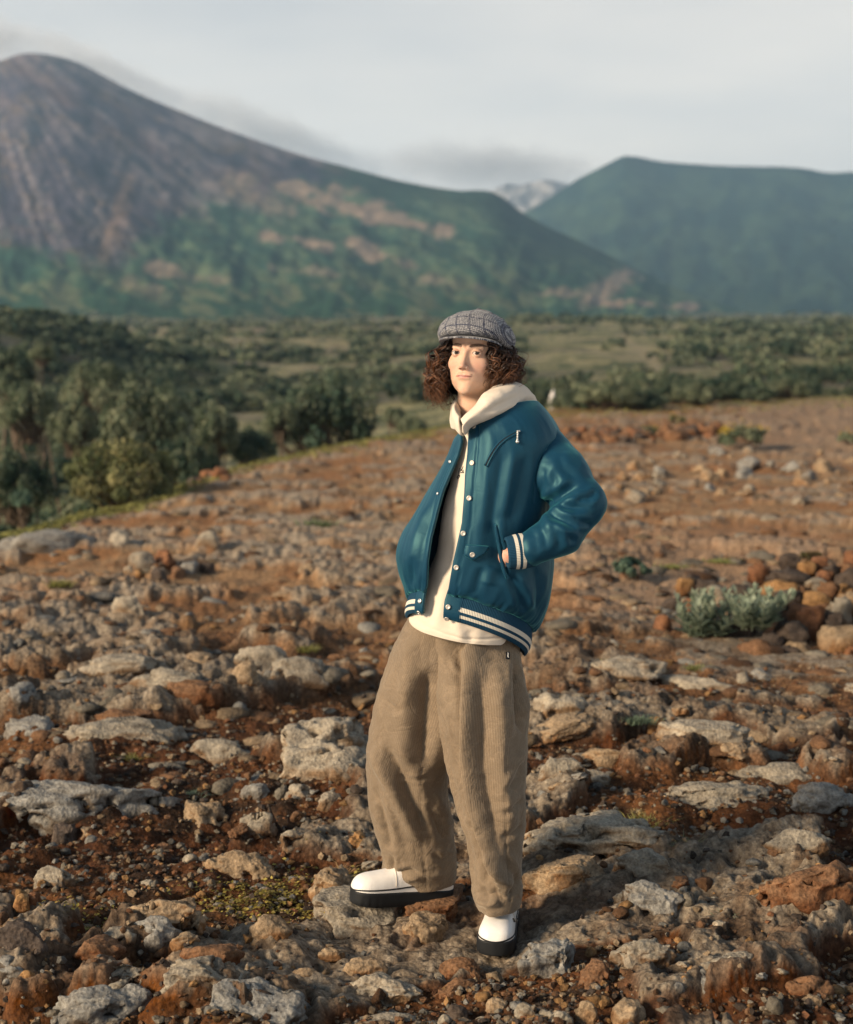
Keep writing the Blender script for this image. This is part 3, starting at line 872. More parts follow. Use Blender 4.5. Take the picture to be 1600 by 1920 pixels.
def rock(sub, seed, size, tone='grey', pits=0.5, boxy=0.5, lumpy=0.25):
    """a pitted lava stone of the given full size in metres, centred on its origin"""
    V, F = _ico[sub]
    r = np.random.default_rng(seed)
    s = np.asarray(size, float) / 2
    q = np.sign(V) * np.abs(V) ** (1 - 0.45 * boxy)
    q /= np.linalg.norm(q, axis=1)[:, None] ** (0.55)
    for k in range(5):
        d = r.normal(size=3)
        d[2] = abs(d[2]) * 0.4
        d /= np.linalg.norm(d)
        h = r.uniform(0.55, 0.9)
        over = np.maximum(q @ d - h, 0)
        q -= 0.75 * over[:, None] * d
    off = r.uniform(-40, 40, 3)
    d = 1 + lumpy * 1.5 * fbm(V + off, 1.3, 3, 0.5, seed=1) + lumpy * 0.5 * fbm(V + off, 3.6, 3, 0.55, seed=4)
    X = q * d[:, None] * s
    N = vnormals(X, F)
    mean = float(np.mean(s))
    fine = fbm(X + off, 22, 4, 0.6, seed=6)
    X = X + N * (fine * min(0.012, 0.13 * mean))[:, None]
    tone_pit = np.zeros(len(X))
    if pits > 0:
        for f, dep, th in ((min(9, 1.4 / mean), 0.10 * mean, 0.30), (20, 0.026, 0.30)):
            pn_ = pn(X + off * 0.5, f, seed=8)
            pit = sst(th, th + 0.10, pn_ + 0.16 * (pits - 0.5))
            X = X - N * (pit * min(dep, 0.045) * pits * 2)[:, None]
            tone_pit = np.maximum(tone_pit, pit)
    N = vnormals(X, F)
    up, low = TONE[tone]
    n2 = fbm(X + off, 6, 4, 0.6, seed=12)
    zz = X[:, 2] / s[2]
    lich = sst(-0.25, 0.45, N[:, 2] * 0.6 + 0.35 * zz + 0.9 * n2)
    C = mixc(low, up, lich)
    C = mixc(C, np.array(up) * 1.28, 0.5 * sst(0.1, 0.4, fbm(X + off, 13, 3, seed=14)))
    return X, F, C


ROCKS = []       # (x, y, radius) taken spots


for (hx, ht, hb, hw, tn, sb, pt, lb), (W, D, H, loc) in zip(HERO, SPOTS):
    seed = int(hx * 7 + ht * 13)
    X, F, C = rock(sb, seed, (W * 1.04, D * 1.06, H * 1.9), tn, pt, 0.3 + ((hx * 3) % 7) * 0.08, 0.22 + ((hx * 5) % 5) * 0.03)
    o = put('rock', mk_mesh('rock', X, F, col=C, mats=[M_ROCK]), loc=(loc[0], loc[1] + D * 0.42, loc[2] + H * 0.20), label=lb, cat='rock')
    o.rotation_euler = (0, 0, ((seed % 13) - 6) * 0.04)
    ROCKS.append((loc[0], loc[1] + D * 0.42, max(W, D) / 2))

# the rock that carries the sideways foot: a top at the height of the sole
FOOT_Z = float(at(700, 1697, 4.69)[2])
X, F, C = rock(5, 77, (0.40, 0.30, 0.26), 'grey', 0.5, 0.8, 0.2)
X[:, 2] = np.where(X[:, 2] > 0.10, 0.10 + (X[:, 2] - 0.10) * 0.12, X[:, 2])
put('rock', mk_mesh('rock', X, F, col=C, mats=[M_ROCK]), loc=(at(690, 1720, 4.66)[0], 4.72, FOOT_Z - 0.084), cat='rock', label='craggy grey rock that carries the sideways white shoe')
X, F, C = rock(5, 78, (0.26, 0.34, 0.20), 'soil', 0.4, 0.7, 0.2)
X[:, 2] = np.where(X[:, 2] > 0.07, 0.07 + (X[:, 2] - 0.07) * 0.12, X[:, 2])
put('rock', mk_mesh('rock', X, F, col=C, mats=[M_ROCK]), loc=(at(815, 1700, 4.74)[0], 4.80, FOOT_Z - 0.058), cat='rock', label='earthy rock under the heel of the sideways shoe')

# ------------------------------------------------------------------ stone pile on the right, round the silver plant
PILE = [
    (1285, 1086, 1114, 30, 'ochre', 'ochre stone at the upper left of the right hand pile'),
    (1326, 1090, 1126, 38, 'dark', 'dark angular stone at the upper left of the right hand pile'),
    (1348, 1100, 1132, 40, 'pale', 'pale slanted stone behind the silver plant'),
    (1386, 1100, 1136, 42, 'dark', 'dark stone just behind the silver plant tips'),
    (1240, 1160, 1208, 34, 'rust', 'rust red block at the left foot of the silver plant'),
    (1262, 1186, 1212, 24, 'soil', 'brown stone next to the rust red block'),
    (1455, 1072, 1096, 42, 'dark', 'dark stone on the crest of the right hand pile'),
    (1462, 1090, 1124, 58, 'ochre', 'large orange brown stone above the silver plant'),
    (1512, 1054, 1082, 30, 'ochre', 'ochre stone topping the right hand pile'),
    (1488, 1070, 1098, 52, 'dark', 'broad black stone below the topping ochre stone'),
    (1532, 1090, 1118, 34, 'pale', 'pale knobbly stone in the middle of the right hand pile'),
    (1530, 1114, 1150, 44, 'ochre', 'yellow ochre stone in the right hand pile'),
    (1512, 1138, 1194, 50, 'rust', 'big rust orange boulder right of the silver plant'),
    (1572, 1126, 1172, 44, 'grey', 'olive grey boulder in the right hand pile'),
    (1485, 1172, 1214, 46, 'dark', 'dark brown stone below the big rust boulder'),
    (1582, 1176, 1240, 72, 'tan', 'large tan boulder at the right foot of the pile'),
    (1578, 1212, 1244, 40, 'soil', 'brown stone leaning on the large tan boulder'),
    (1428, 1204, 1252, 66, 'soil', 'reddish brown boulder in front of the silver plant'),
    (1380, 1164, 1214, 62, 'dark', 'blackish boulder within the silver plant'),
    (1500, 1206, 1240, 46, 'tan', 'tan wedge at the foot of the right hand pile'),
    (1540, 1224, 1246, 34, 'ochre', 'small ochre stone at the foot of the pile'),
    (1562, 1060, 1090, 30, 'dark', 'dark pointed stone on the skyline of the pile'),
    (1592, 1072, 1112, 40, 'dark', 'black stone at the right edge of the pile'),
    (1582, 1098, 1124, 26, 'ochre', 'little orange stone at the right edge of the pile'),
    (1545, 1072, 1100, 26, 'rust', 'small red stone near the top of the pile'),
    (1560, 1150, 1190, 36, 'dark', 'black gap stone between the olive and tan boulders'),
    (1300, 1126, 1150, 34, 'rust', 'reddish stone behind the left silver leaves'),
    (1444, 1130, 1160, 40, 'dark', 'dark stone behind the right silver leaves'),
    (1312, 1140, 1170, 32, 'dark', 'black stone among the left silver leaves'),
    (1462, 1236, 1262, 26, 'rust', 'small red brown stone in front of the pile'),
    (1395, 1240, 1262, 30, 'pale', 'pale flat stone in front of the reddish boulder'),
]
_r = np.random.default_rng(8)
FILL = ['tucked behind the rust orange boulder', 'under the big ochre stone', 'beside the pale knobbly stone', 'on the crest near the right edge', 'at the right foot of the pile', 'below the olive boulder',
        'between the silver leaves and the rust boulder', 'in the front row under the blackish boulder', 'in the front row below the tan wedge', 'in front of the large tan boulder', 'left of the topping ochre stone', 'behind the topping ochre stone',
        'at the right edge halfway up', 'at the right edge near the top', 'between the two silver plants', 'at the left end of the pile', 'behind the left silver plant', 'left of the pale slanted stone',
        'in the front row at the left foot', 'in the front row near the rust red block', 'over the black gap stone', 'beside the yellow ochre stone', 'on the left shoulder of the pile', 'low at the middle of the pile']
FPX = [(1535, 1172, 34), (1478, 1138, 36), (1552, 1122, 32), (1586, 1088, 34), (1560, 1232, 40), (1560, 1190, 38), (1470, 1196, 36), (1400, 1246, 40), (1476, 1248, 38), (1600, 1252, 48), (1480, 1066, 30), (1535, 1072, 30),
       (1604, 1150, 44), (1606, 1072, 40), (1390, 1212, 36), (1258, 1150, 32), (1300, 1110, 36), (1322, 1150, 34), (1290, 1218, 34), (1232, 1216, 28), (1548, 1160, 30), (1500, 1128, 32), (1425, 1092, 38), (1446, 1226, 40)]
for (fx, fy, fw), ft in zip(FPX, FILL):
    tn = ['dark', 'soil', 'dark', 'rust', 'tan', 'dark', 'rust', 'soil'][int(_r.integers(8))]
    nm = {'dark': 'blackish', 'soil': 'dark brown', 'rust': 'rusty', 'tan': 'tan'}[tn]
    PILE.append((fx, fy - fw * 0.85, fy, fw, tn, '%s stone %s' % (nm, ft)))
pile_c = []
for k, (hx, ht, hb, hw, tn, lb) in enumerate(PILE):
    Yp = 8.5 + (1250 - hb) * (0.0068 if hx > 1400 else 0.0150)
    c_ = at(hx, (ht + hb) / 2, Yp)
    W, H = hw * 1.3 * Yp / FOC, (hb - ht) * 1.3 * Yp / FOC
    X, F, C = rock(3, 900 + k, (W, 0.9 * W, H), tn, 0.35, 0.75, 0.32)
    C = C * 0.8  # whole pile toned down: the heap's shadows are put into the stone colour
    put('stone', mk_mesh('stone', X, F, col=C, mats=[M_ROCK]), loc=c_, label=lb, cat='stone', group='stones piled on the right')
    pile_c.append((c_[0], c_[1], c_[2] - 0.42 * H))
pile_c = np.array(pile_c)
gx, gy = np.meshgrid(np.linspace(1.25, 2.95, 90), np.linspace(8.1, 11.2, 110))
hz_ = hgt(gx, gy, False)[0]
w_ = np.exp(-((gx[..., None] - pile_c[:, 0]) ** 2 + (gy[..., None] - pile_c[:, 1]) ** 2) / 0.10 ** 2)
up_ = np.where(pile_c[:, 2] > hgt(pile_c[:, 0], pile_c[:, 1], False)[0], pile_c[:, 2] - hgt(pile_c[:, 0], pile_c[:, 1], False)[0], 0)
rise = (w_ * up_).sum(-1) / (w_.sum(-1) + 0.25)
g3 = np.stack([gx, gy, gx * 0], -1)
cz = hz_ + rise + 0.03 * fbm(g3, 9, 4, seed=303) * sst(0.0, 0.1, rise) - 0.09 * sst(0.05, 0.0, rise)
cc = mixc((0.040, 0.028, 0.022), (0.105, 0.056, 0.032), sst(-0.3, 0.3, fbm(g3, 7, 4, seed=305)))
obj('earth_mound', np.stack([gx, gy, cz], -1).reshape(-1, 3), gridF(110, 90), M_ROCK, col=cc.reshape(-1, 3), kind='structure')

# ------------------------------------------------------------------ reddish rubble banks farther off
WORD = {'grey': 'grey', 'pale': 'pale', 'tan': 'tan', 'blue': 'dark grey', 'soil': 'brown', 'rust': 'rust red', 'dark': 'blackish', 'ochre': 'ochre'}
def bank(x0, y0, x1, y1, n, lab, grp, tones, smin, smax, seed, jit=9):
    r = np.random.default_rng(seed)
    tones = [tones[k % len(tones)] for k in range(4)]
    pr = []
    for k in range(4):
        X, F, C = rock(3, seed * 10 + k, (1, 0.9, 0.66), tones[k], 0.4, 0.8, 0.34)
        pr.append(mk_mesh('stone', X, F, col=C, mats=[M_ROCK]))
    px = r.uniform(0, 1, n)
    gx = ground_at(x0 + (x1 - x0) * px + r.normal(0, 4, n), y0 + (y1 - y0) * px + r.uniform(-1.5, 1, n) * jit)
    for k in range(n):
        s = r.uniform(smin, smax)
        o = put('stone', pr[k % 4], loc=gx[k] + np.array([0, 0, s * 0.04]), cat='stone', group=grp)
        third = min(8, int(px[k] * 9))
        where = ['at the left tip', 'near the left tip', 'left of centre', 'slightly left', 'in the middle', 'slightly right', 'right of centre', 'near the right tip', 'at the right tip'][third]
        big = 'small' if s < smin + 0.33 * (smax - smin) else 'middling' if s < smin + 0.66 * (smax - smin) else 'big'
        o['label'] = '%s %s %s %s' % (big, WORD[tones[k % len(tones)]], lab, where)
        o.scale = (s, s, s)
        o.rotation_euler = (r.uniform(-.4, .4), r.uniform(-.4, .4), r.uniform(0, 6))


bank(345, 905, 425, 892, 22, 'rubble stone in the left rim heap,', 'rubble heap on the left rim', ['rust', 'soil', 'rust', 'dark'], 0.12, 0.32, 5)
bank(1060, 826, 1345, 810, 85, 'rubble stone in the far right bank,', 'rubble bank on the far right', ['soil', 'rust', 'soil', 'dark'], 0.10, 0.34, 6)
bank(1085, 930, 1600, 875, 42, 'lava rock in the band right of the sleeve,', 'broken grey band on the right', ['grey', 'tan', 'blue', 'tan'], 0.10, 0.30, 7, 34)

# ------------------------------------------------------------------ scattered loose rocks (each one an object) and gravel (mass)
protos = []
for k, tn in enumerate(['grey', 'tan', 'tan', 'blue', 'soil', 'grey', 'soil', 'tan', 'pale', 'blue', 'ochre', 'grey']):
    X, F, C = rock(4, 500 + k, (1, 0.85, 0.62), tn, 0.7, 0.25 + 0.05 * k, 0.3)
    protos.append((mk_mesh('rock', X, F, col=C, mats=[M_ROCK]), tn))


def region(px, py):
    cols = [(130, 'at the left picture edge'), (330, 'below the golden tipped shrub'), (520, 'right of the long slab'), (700, 'just left of the trousers'), (960, 'beside the shoes'),
            (1130, 'just right of the trousers'), (1300, 'right of the wide troughed slab'), (1460, 'below the silver plants'), (9999, 'at the right picture edge')]
    cx = [t for x_, t in cols if px < x_][0]
    if py < 1250 and 520 <= px < 1130:
        cx = 'left of the jacket' if px < 880 else 'right of the jacket'
    rows = [(960, 'high on the slope near the rim'), (1090, 'on the upper slope'), (1250, 'on the middle slope'), (1420, 'on the lower slope'), (1600, 'level with the trouser knees'), (1760, 'level with the shoes'), (9999, 'in the nearest gravel')]
    return [t for y_, t in rows if py < y_][0] + ' ' + cx


r = np.random.default_rng(99)
n_ind = 0
tries = 0
cand = []
while n_ind < 120 and tries < 6000:
    tries += 1
    px, py = r.uniform(-20, 1620), 850 + 1090 * r.uniform(0, 1) ** 0.72
    crest_y = np.interp(px, GP0[:, 0], GP0[:, 1])
    if py < crest_y + 14:
        continue
    if 1250 < px and 1020 < py < 1250:
        continue
    q = flat_hit(px, py)
    Y = q[1]
    if abs(q[0] - 0.12) < 0.42 and abs(Y - 4.6) < 0.42:
        continue
    s = (18 + 62 * r.uniform(0, 1) ** 2.2) * (0.55 + 0.75 * (py - 780) / 1100) * Y / FOC
    if any((q[0] - a) ** 2 + (Y - b) ** 2 < (0.75 * c_ + s * 0.5) ** 2 for a, b, c_ in ROCKS):
        continue
    ROCKS.append((q[0], Y, s * 0.5))
    cand.append((px, py, s))
    n_ind += 1
gs = ground_at([c_[0] for c_ in cand], [c_[1] for c_ in cand])
for (px, py, s), g in zip(cand, gs):
    k = r.integers(len(protos))
    me, tn = protos[k]
    reg = region(px, py)
    o = put('rock', me, loc=(g[0], g[1], g[2] + s * r.uniform(-0.16, 0.0)), cat='rock', label='%s %s stone %s' % ('small' if s * FOC / g[1] < 22 else 'middling' if s * FOC / g[1] < 45 else 'large', WORD[tn], reg), group='loose stones scattered over the slope')
    o.scale = (s * r.uniform(0.9, 1.4), s * r.uniform(0.8, 1.2), s * r.uniform(0.55, 1.0))
    o.rotation_euler = (r.uniform(-.3, .3), r.uniform(-.3, .3), r.uniform(0, 6.28))


def scatter_stones(name, n, ysamp, smin, smax, sub, tones, seed, keep_crust, sink=0.25, flat=1.0):
    r = np.random.default_rng(seed)
    px, py = r.uniform(-260, 1960, n), ysamp(r, n)
    ok = py > np.interp(px, GP0[:, 0], GP0[:, 1]) + 6
    px, py = px[ok], py[ok]
    q = flat_hit(px, py)
    x, y = q[:, 0] + r.normal(0, 0.05, len(px)), q[:, 1]
    h, cr_ = hgt(x, y)
    h = h + skirts(x, y)
    ok = (r.uniform(0, 1, len(x)) < 1 - (1 - keep_crust) * cr_) & ((np.abs(x - 0.15) > 0.3) | (np.abs(y - 4.5) > 0.3))
    x, y, h, py = x[ok], y[ok], h[ok], py[ok]
    n = len(x)
    IV, IF = _ico[sub]
    s = (smin + (smax - smin) * r.uniform(0, 1, n) ** 2.6) * (0.5 + 0.5 * np.clip(y / 5, 0.8, 2.2))
    V = np.repeat(IV[None], n, 0)
    if sub > 1:
        for k in range(5):                                  # broken faces
            d = r.normal(size=(n, 3))
            d /= np.linalg.norm(d, axis=1)[:, None]
            over = np.maximum((V * d[:, None]).sum(-1) - r.uniform(0.35, 0.8, (n, 1)), 0)
            V = V - 0.9 * over[..., None] * d[:, None]
        V[..., 2] *= flat
    V = V * (1 + (0.28 if sub == 1 else 0.09) * r.normal(size=(n, len(IV), 1)).clip(-1.3, 1.3))
    V = V * (s[:, None] * r.uniform([0.7, 0.6, 0.45], [1.15, 1.1, 0.85], (n, 3)))[:, None]
    a = r.uniform(0, 6.28, n)
    ca, sa = np.cos(a)[:, None], np.sin(a)[:, None]
    V = np.stack([V[..., 0] * ca - V[..., 1] * sa, V[..., 0] * sa + V[..., 1] * ca, V[..., 2]], -1)
    V += np.stack([x, y, h + s * sink], -1)[:, None]
    F = (IF[None] + (np.arange(n) * len(IV))[:, None, None]).reshape(-1, 3)
    tc_ = np.array([TONE[t][0] for t in tones]) * 0.72
    C = tc_[r.integers(len(tones), size=n)] * r.uniform(0.55, 1.25, (n, 1))
    C = np.repeat(C, len(IV), 0)
    return obj(name, V.reshape(-1, 3), F, M_ROCK, col=C, kind='stuff', smooth=sub > 1)


scatter_stones('gravel', 25000, lambda r, n: 1230 + 760 * r.uniform(0, 1, n) ** 0.8, 0.004, 0.017, 1, ['ochre', 'tan', 'grey', 'soil', 'dark', 'dark', 'rust', 'blue', 'tan', 'soil'], 41, 0.12, 0.3)
scatter_stones('small_stones', 4300, lambda r, n: 775 + 700 * r.uniform(0, 1, n) ** 1.1, 0.012, 0.085, 2, ['grey', 'tan', 'tan', 'soil', 'tan', 'blue', 'soil', 'grey', 'soil'], 42, 0.7, -0.22, flat=0.6)
scatter_stones('cobbles', 1300, lambda r, n: 1150 + 800 * r.uniform(0, 1, n), 0.012, 0.036, 2, ['ochre', 'tan', 'grey', 'soil', 'dark', 'blue', 'soil', 'pale'], 43, 0.2, 0.2)
# ================================================================== PLANTS
def leaf_mat(name, rough=0.6, trans=0.42):
    m = NT(name)
    c = m.attr('tint')
    m.fin(c, rough, None, 0.25)
    tr = m.new('ShaderNodeBsdfTranslucent')
    m.l.new(c, tr.inputs['Color'])
    mx = m.new('ShaderNodeMixShader')
    mx.inputs[0].default_value = trans
    m.l.new(m.b.outputs[0], mx.inputs[1])
    m.l.new(tr.outputs[0], mx.inputs[2])
    m.l.new(mx.outputs[0], m.n['Material Output'].inputs['Surface'])
    return m.m


M_LEAF = leaf_mat('leaf')
m = NT('bark')
na = m.noise(m.pos(), 30, 5, 0.7)
M_BARK = m.fin(m.ramp(na, [(0.3, (0.05, 0.035, 0.025)), (0.7, (0.17, 0.125, 0.09))]), 0.9, m.bump(na, 0.6, 0.01))


def leaves(r, P, out, size, col, var=0.3, aspect=0.5, up=0.3):
    """diamond leaves at points P facing roughly along out"""
    n = len(P)
    N = out / (np.linalg.norm(out, axis=1)[:, None] + 1e-9) + r.normal(0, 0.42, (n, 3)) + np.array([0, 0, up])
    N /= np.linalg.norm(N, axis=1)[:, None]
    A = np.cross(N, r.normal(size=(n, 3)))
    A /= np.linalg.norm(A, axis=1)[:, None]
    B = np.cross(N, A)
    s = (size * r.uniform(0.6, 1.4, n))[:, None]
    V = np.stack([P - A * s, P - B * s * aspect + N * s * 0.12, P + A * s, P + B * s * aspect + N * s * 0.12], 1).reshape(-1, 3)
    F = np.arange(4 * n).reshape(n, 4)
    C = np.asarray(col) * (1 + var * r.normal(size=(n, 1))).clip(0.4, 1.8)
    return V, F, np.repeat(C, 4, 0)


def shrub_mesh(seed, n, leaf, col, tip, clumps=26, dome=0.75, spike=0.0, gap=0.2):
    """crown of unit radius and height 1 standing on z=0: leaf clumps on irregular boughs"""
    r = np.random.default_rng(seed)
    th = r.uniform(0, 6.283, clumps)
    ph = np.arccos(r.uniform(-0.15, 1, clumps))
    rad = r.uniform(0.55, 1.0, clumps)
    cx = np.stack([np.sin(ph) * np.cos(th) * rad * 0.82, np.sin(ph) * np.sin(th) * rad * 0.82, 0.40 + np.cos(ph) * rad * 0.48], -1)
    cs = r.uniform(0.11, 0.24, clumps)
    k = r.integers(clumps, size=n)
    d = r.normal(size=(n, 3))
    d /= np.linalg.norm(d, axis=1)[:, None]
    rr = r.uniform(0.25, 1, n) ** 0.5
    P = cx[k] + d * (cs[k] * rr)[:, None] * np.array([1, 1, 0.8 + spike])
    P[:, 2] = np.maximum(P[:, 2], 0.01 + 0.05 * r.uniform(size=n))
    out = d + 0.7 * (P - np.array([0, 0, 0.3]))
    tone = r.uniform(0.75, 1.25, clumps)[k]
    old = np.clip(0.5 + 0.6 * r.normal(size=clumps), 0, 1)[k]
    C = mixc(col, tip, old * r.uniform(0, 1, n)) * tone[:, None]
    V, F, C4 = leaves(r, P, out, leaf, np.ones(3), 0.25)
    C4 = C4 * np.repeat(C, 4, 0)
    # boughs
    J = Join()
    for i in range(clumps):
        b = np.array([0.12 * r.normal(), 0.12 * r.normal(), 0.0])
        mid = b * 0.4 + cx[i] * 0.55 + np.array([0, 0, -0.06])
        tt = np.linspace(0, 1, 5)[:, None]
        pts = b * (1 - tt) ** 2 + 2 * mid * tt * (1 - tt) + cx[i] * tt ** 2
        J.add(*tube(pts, np.linspace(0.022, 0.006, 5), 4, False))
    return (V, F, C4), J.get()


def plant(name, fol, stm, loc, sc_, rotz, label, cat, group=None):
    e = bpy.data.objects.new(name, None)
    COL.objects.link(e)
    e.location = loc
    e.scale = sc_
    e.rotation_euler = (0, 0, rotz)
    e['label'] = label
    e['category'] = cat
    if group:
        e['group'] = group
    put('crown', fol, e)
    if stm is not None:
        put('stem', stm, e)
    return e


KINDS_ = {
    'olive': ((0.090, 0.120, 0.072), (0.340, 0.345, 0.225)),
    'gold': ((0.10, 0.115, 0.048), (0.36, 0.32, 0.15)),
    'dark': ((0.036, 0.066, 0.044), (0.165, 0.185, 0.112)),
    'teal': ((0.060, 0.115, 0.085), (0.16, 0.22, 0.15)),
    'pale': ((0.12, 0.15, 0.088), (0.30, 0.31, 0.20)),
}
SH = {}
for i, (k_, (c1, c2)) in enumerate(KINDS_.items()):
    for v in range(2):
        (V, F, C), (sV, sF, sC) = shrub_mesh(700 + i * 3 + v, 7000, 0.038, c1, c2, clumps=64)
        SH[k_, v] = (mk_mesh('crown', V, F, col=C, mats=[M_LEAF], smooth=False), mk_mesh('stem', sV, sF, mats=[M_BARK]))
SHL = {}
for i, (k_, (c1, c2)) in enumerate(KINDS_.items()):
    for v in range(2):
        (V, F, C), (sV, sF, sC) = shrub_mesh(800 + i * 3 + v, 420, 0.11, c1, c2, clumps=16)
        SHL[k_, v] = mk_mesh('shrub', V, F, col=C, mats=[M_LEAF], smooth=False)


def big_shrub(cx, yt, w, Y, kind, v, label, cat='shrub', name='shrub', dep=0.8, group=None):
    top = at(cx, yt, Y)
    zb = float(hgt(top[0], Y, False)[0]) - 0.08
    H = top[2] - zb
    W = w * Y / FOC / 2
    Hc = min(H, 1.5 * W)
    e = plant(name, *SH[kind, v], (top[0], Y, top[2] - Hc), (W, W * dep, Hc * 1.02), cx * 0.37, label, cat, group)
    if H > Hc + 0.05:                                       # trunks carry the crown down to the ground
        J = Join()
        r = np.random.default_rng(int(cx))
        for k in range(4):
            a = r.normal(0, 0.16, 2)
            b = r.normal(0, 0.30, 2)
            zz = -(H - Hc) / Hc
            J.add(*tube(np.array([[a[0], a[1], zz], [(a[0] + b[0]) * .5, (a[1] + b[1]) * .5, zz * 0.4], [b[0], b[1], 0.25]]), np.array([0.05, 0.04, 0.02]), 6))
        J.obj('trunk', M_BARK, e)
    return e


big_shrub(232, 818, 285, 18.3, 'gold', 0, 'golden tipped low shrub in front at the left rim of the rocky ground')
big_shrub(275, 702, 265, 27, 'olive', 0, 'tall rounded olive shrub behind the golden tipped one')
big_shrub(395, 745, 170, 30, 'olive', 1, 'dark olive shrub between the tall rounded shrub and the big lone one')
big_shrub(600, 690, 268, 35, 'dark', 0, 'big lone rounded shrub on the rim left of the person', dep=0.9)
big_shrub(530, 745, 110, 34, 'olive', 1, 'lower wing of foliage at the left side of the big lone shrub')
big_shrub(30, 832, 200, 19.5, 'dark', 0, 'dark shaded bush at the left edge behind the small teal plant')
big_shrub(55, 700, 175, 31, 'olive', 1, 'leafy bush at the left edge of the hollow')
big_shrub(178, 664, 170, 36, 'olive', 1, 'grey green bush standing behind the tall rounded shrub')
big_shrub(140, 745, 150, 25, 'pale', 0, 'pale feathery bush left of the tall rounded shrub')
big_shrub(40, 914, 62, 15.4, 'teal', 0, 'small teal bush on the grassy rim at the left edge')
big_shrub(345, 808, 190, 24, 'dark', 1, 'low dark bush behind the rusty rubble heap')
big_shrub(470, 795, 120, 31, 'dark', 0, 'low dark bush at the foot of the big lone shrub')
big_shrub(15, 645, 150, 44, 'dark', 1, 'dark bush high at the left edge below the wooded knoll')
big_shrub(78, 640, 62, 40, 'pale', 1, 'pale narrow tree rising among the dark bushes at left', cat='tree', name='slender_tree')
big_shrub(240, 690, 90, 42, 'olive', 0, 'small olive bush below the wooded knoll')
big_shrub(772, 772, 70, 46, 'pale', 1, 'pale little bush on the rim just left of the person')
big_shrub(738, 758, 60, 52, 'olive', 1, 'little olive bush beside the big lone shrub')
for k, (cx, yt, w, Y, kd, lb) in enumerate([
        (1000, 712, 100, 50, 'dark', 'dark bush half hidden by the cream hood'),
        (1065, 726, 110, 52, 'olive', 'olive bush right of the pale upright stone'),
        (1135, 714, 120, 55, 'dark', 'dark bush second from the cream hood along the far rim'),
        (1215, 702, 150, 58, 'olive', 'broad olive bush in the middle of the far right row'),
        (1300, 706, 110, 56, 'olive', 'olive bush right of the broad one in the far row'),
        (1380, 690, 120, 62, 'dark', 'dark bush at the right part of the far row'),
        (1450, 712, 110, 60, 'dark', 'dark bush beside the pale track on the right'),
        (1520, 680, 120, 75, 'dark', 'dark bush behind the pale track near the right edge'),
        (1265, 736, 90, 50, 'olive', 'low olive bush in front of the far row'),
        (1180, 744, 90, 49, 'olive', 'low olive bush behind the rubble bank')]):
    big_shrub(cx, yt, w, Y, kd, k % 2, lb)

r = np.random.default_rng(12)
LOW = ['beside the pale upright stone', 'one step right of the pale upright stone', 'behind the left end of the rubble bank', 'behind the left part of the rubble bank', 'behind the middle of the rubble bank',
       'behind the right part of the rubble bank', 'behind the right end of the rubble bank', 'left of the yellow flowered bush', 'behind the yellow flowered bush', 'right of the yellow flowered bush',
       'left of the gravel track', 'at the bend of the gravel track', 'beyond the gravel track', 'beyond the gravel track by the right edge']
for k, cx in enumerate(np.linspace(1062, 1590, 14)):
    cx = cx + r.normal(0, 8)
    a = math.atan((cx - 800) / FOC)
    d = float(np.interp(a, CR_A, CR_D)) + r.uniform(-2, 3)
    if k > 10:
        d += 8
    x, y = d * math.sin(a), d * math.cos(a)
    s = r.uniform(0.45, 0.95)
    kd = ['olive', 'dark', 'pale', 'dark'][k % 4]
    plant('shrub', *SH[kd, k % 2], (x, y, float(hgt(x, y, False)[0]) - 0.08), (s * 1.2, s, s * 0.9), k * 1.3,
          'low %s bush on the far rim %s' % ({'olive': 'olive', 'dark': 'dark green', 'pale': 'pale green'}[kd], LOW[k]), 'shrub', 'low bushes on the far right rim')

# ------------------------------------------------------------------ scrub in the valley: the larger bushes as objects, the rest as one mass
r = np.random.default_rng(321)
spots = []
while len(spots) < 75:                                      # the hollow behind the left rim is packed with shrubs
    px, d = r.uniform(-120, 480), r.uniform(19, 60)
    a = math.atan((px - 800) / FOC)
    if d > np.interp(a, CR_A, CR_D) + 3.0 and px < 150 + 6.2 * d:
        spots.append((d, d * math.sin(a), d * math.cos(a), r.uniform(0.55, 0.95), 0.21, px))
while len(spots) < 4600:
    a = r.uniform(-0.42, 0.42)
    d = 55 * (1000 / 55) ** r.uniform(0, 1)
    x, y = d * math.sin(a), d * math.cos(a)
    px = 800 + FOC * math.tan(a)
    dens = (0.02 if d < 110 else 0.24) + 1.6 * float(fbm(np.array([[x, y, 0]]), 0.09 if d < 300 else 0.03, 3, seed=55)[0])
    if px > 1150 and 80 < d < 260:
        dens += 0.2
    if 980 < px < 1270 and 75 < d < 230:
        dens -= 0.55
    kn = math.exp(-(((x + 32) / (13 if x > -32 else 30)) ** 2 + ((y - 112) / 34) ** 2) ** 1.3)
    if kn > 0.15:
        dens = 1.0
    if d < 75 and 380 < px < 800:
        dens = 0
    if r.uniform() < dens * 0.9:
        s = r.uniform(0.35, 1.0) * (1 + d / 420) * (0.9 if kn > 0.2 else 1)
        spots.append((d, x, y, s, kn, px))
spots.sort(key=lambda q: -q[3] / q[0])
sx = np.array([q[1] for q in spots])
sy_ = np.array([q[2] for q in spots])
sz = hgt(sx, sy_, False)[0]
ks = list(KINDS_)
inview = 0
Jm = []
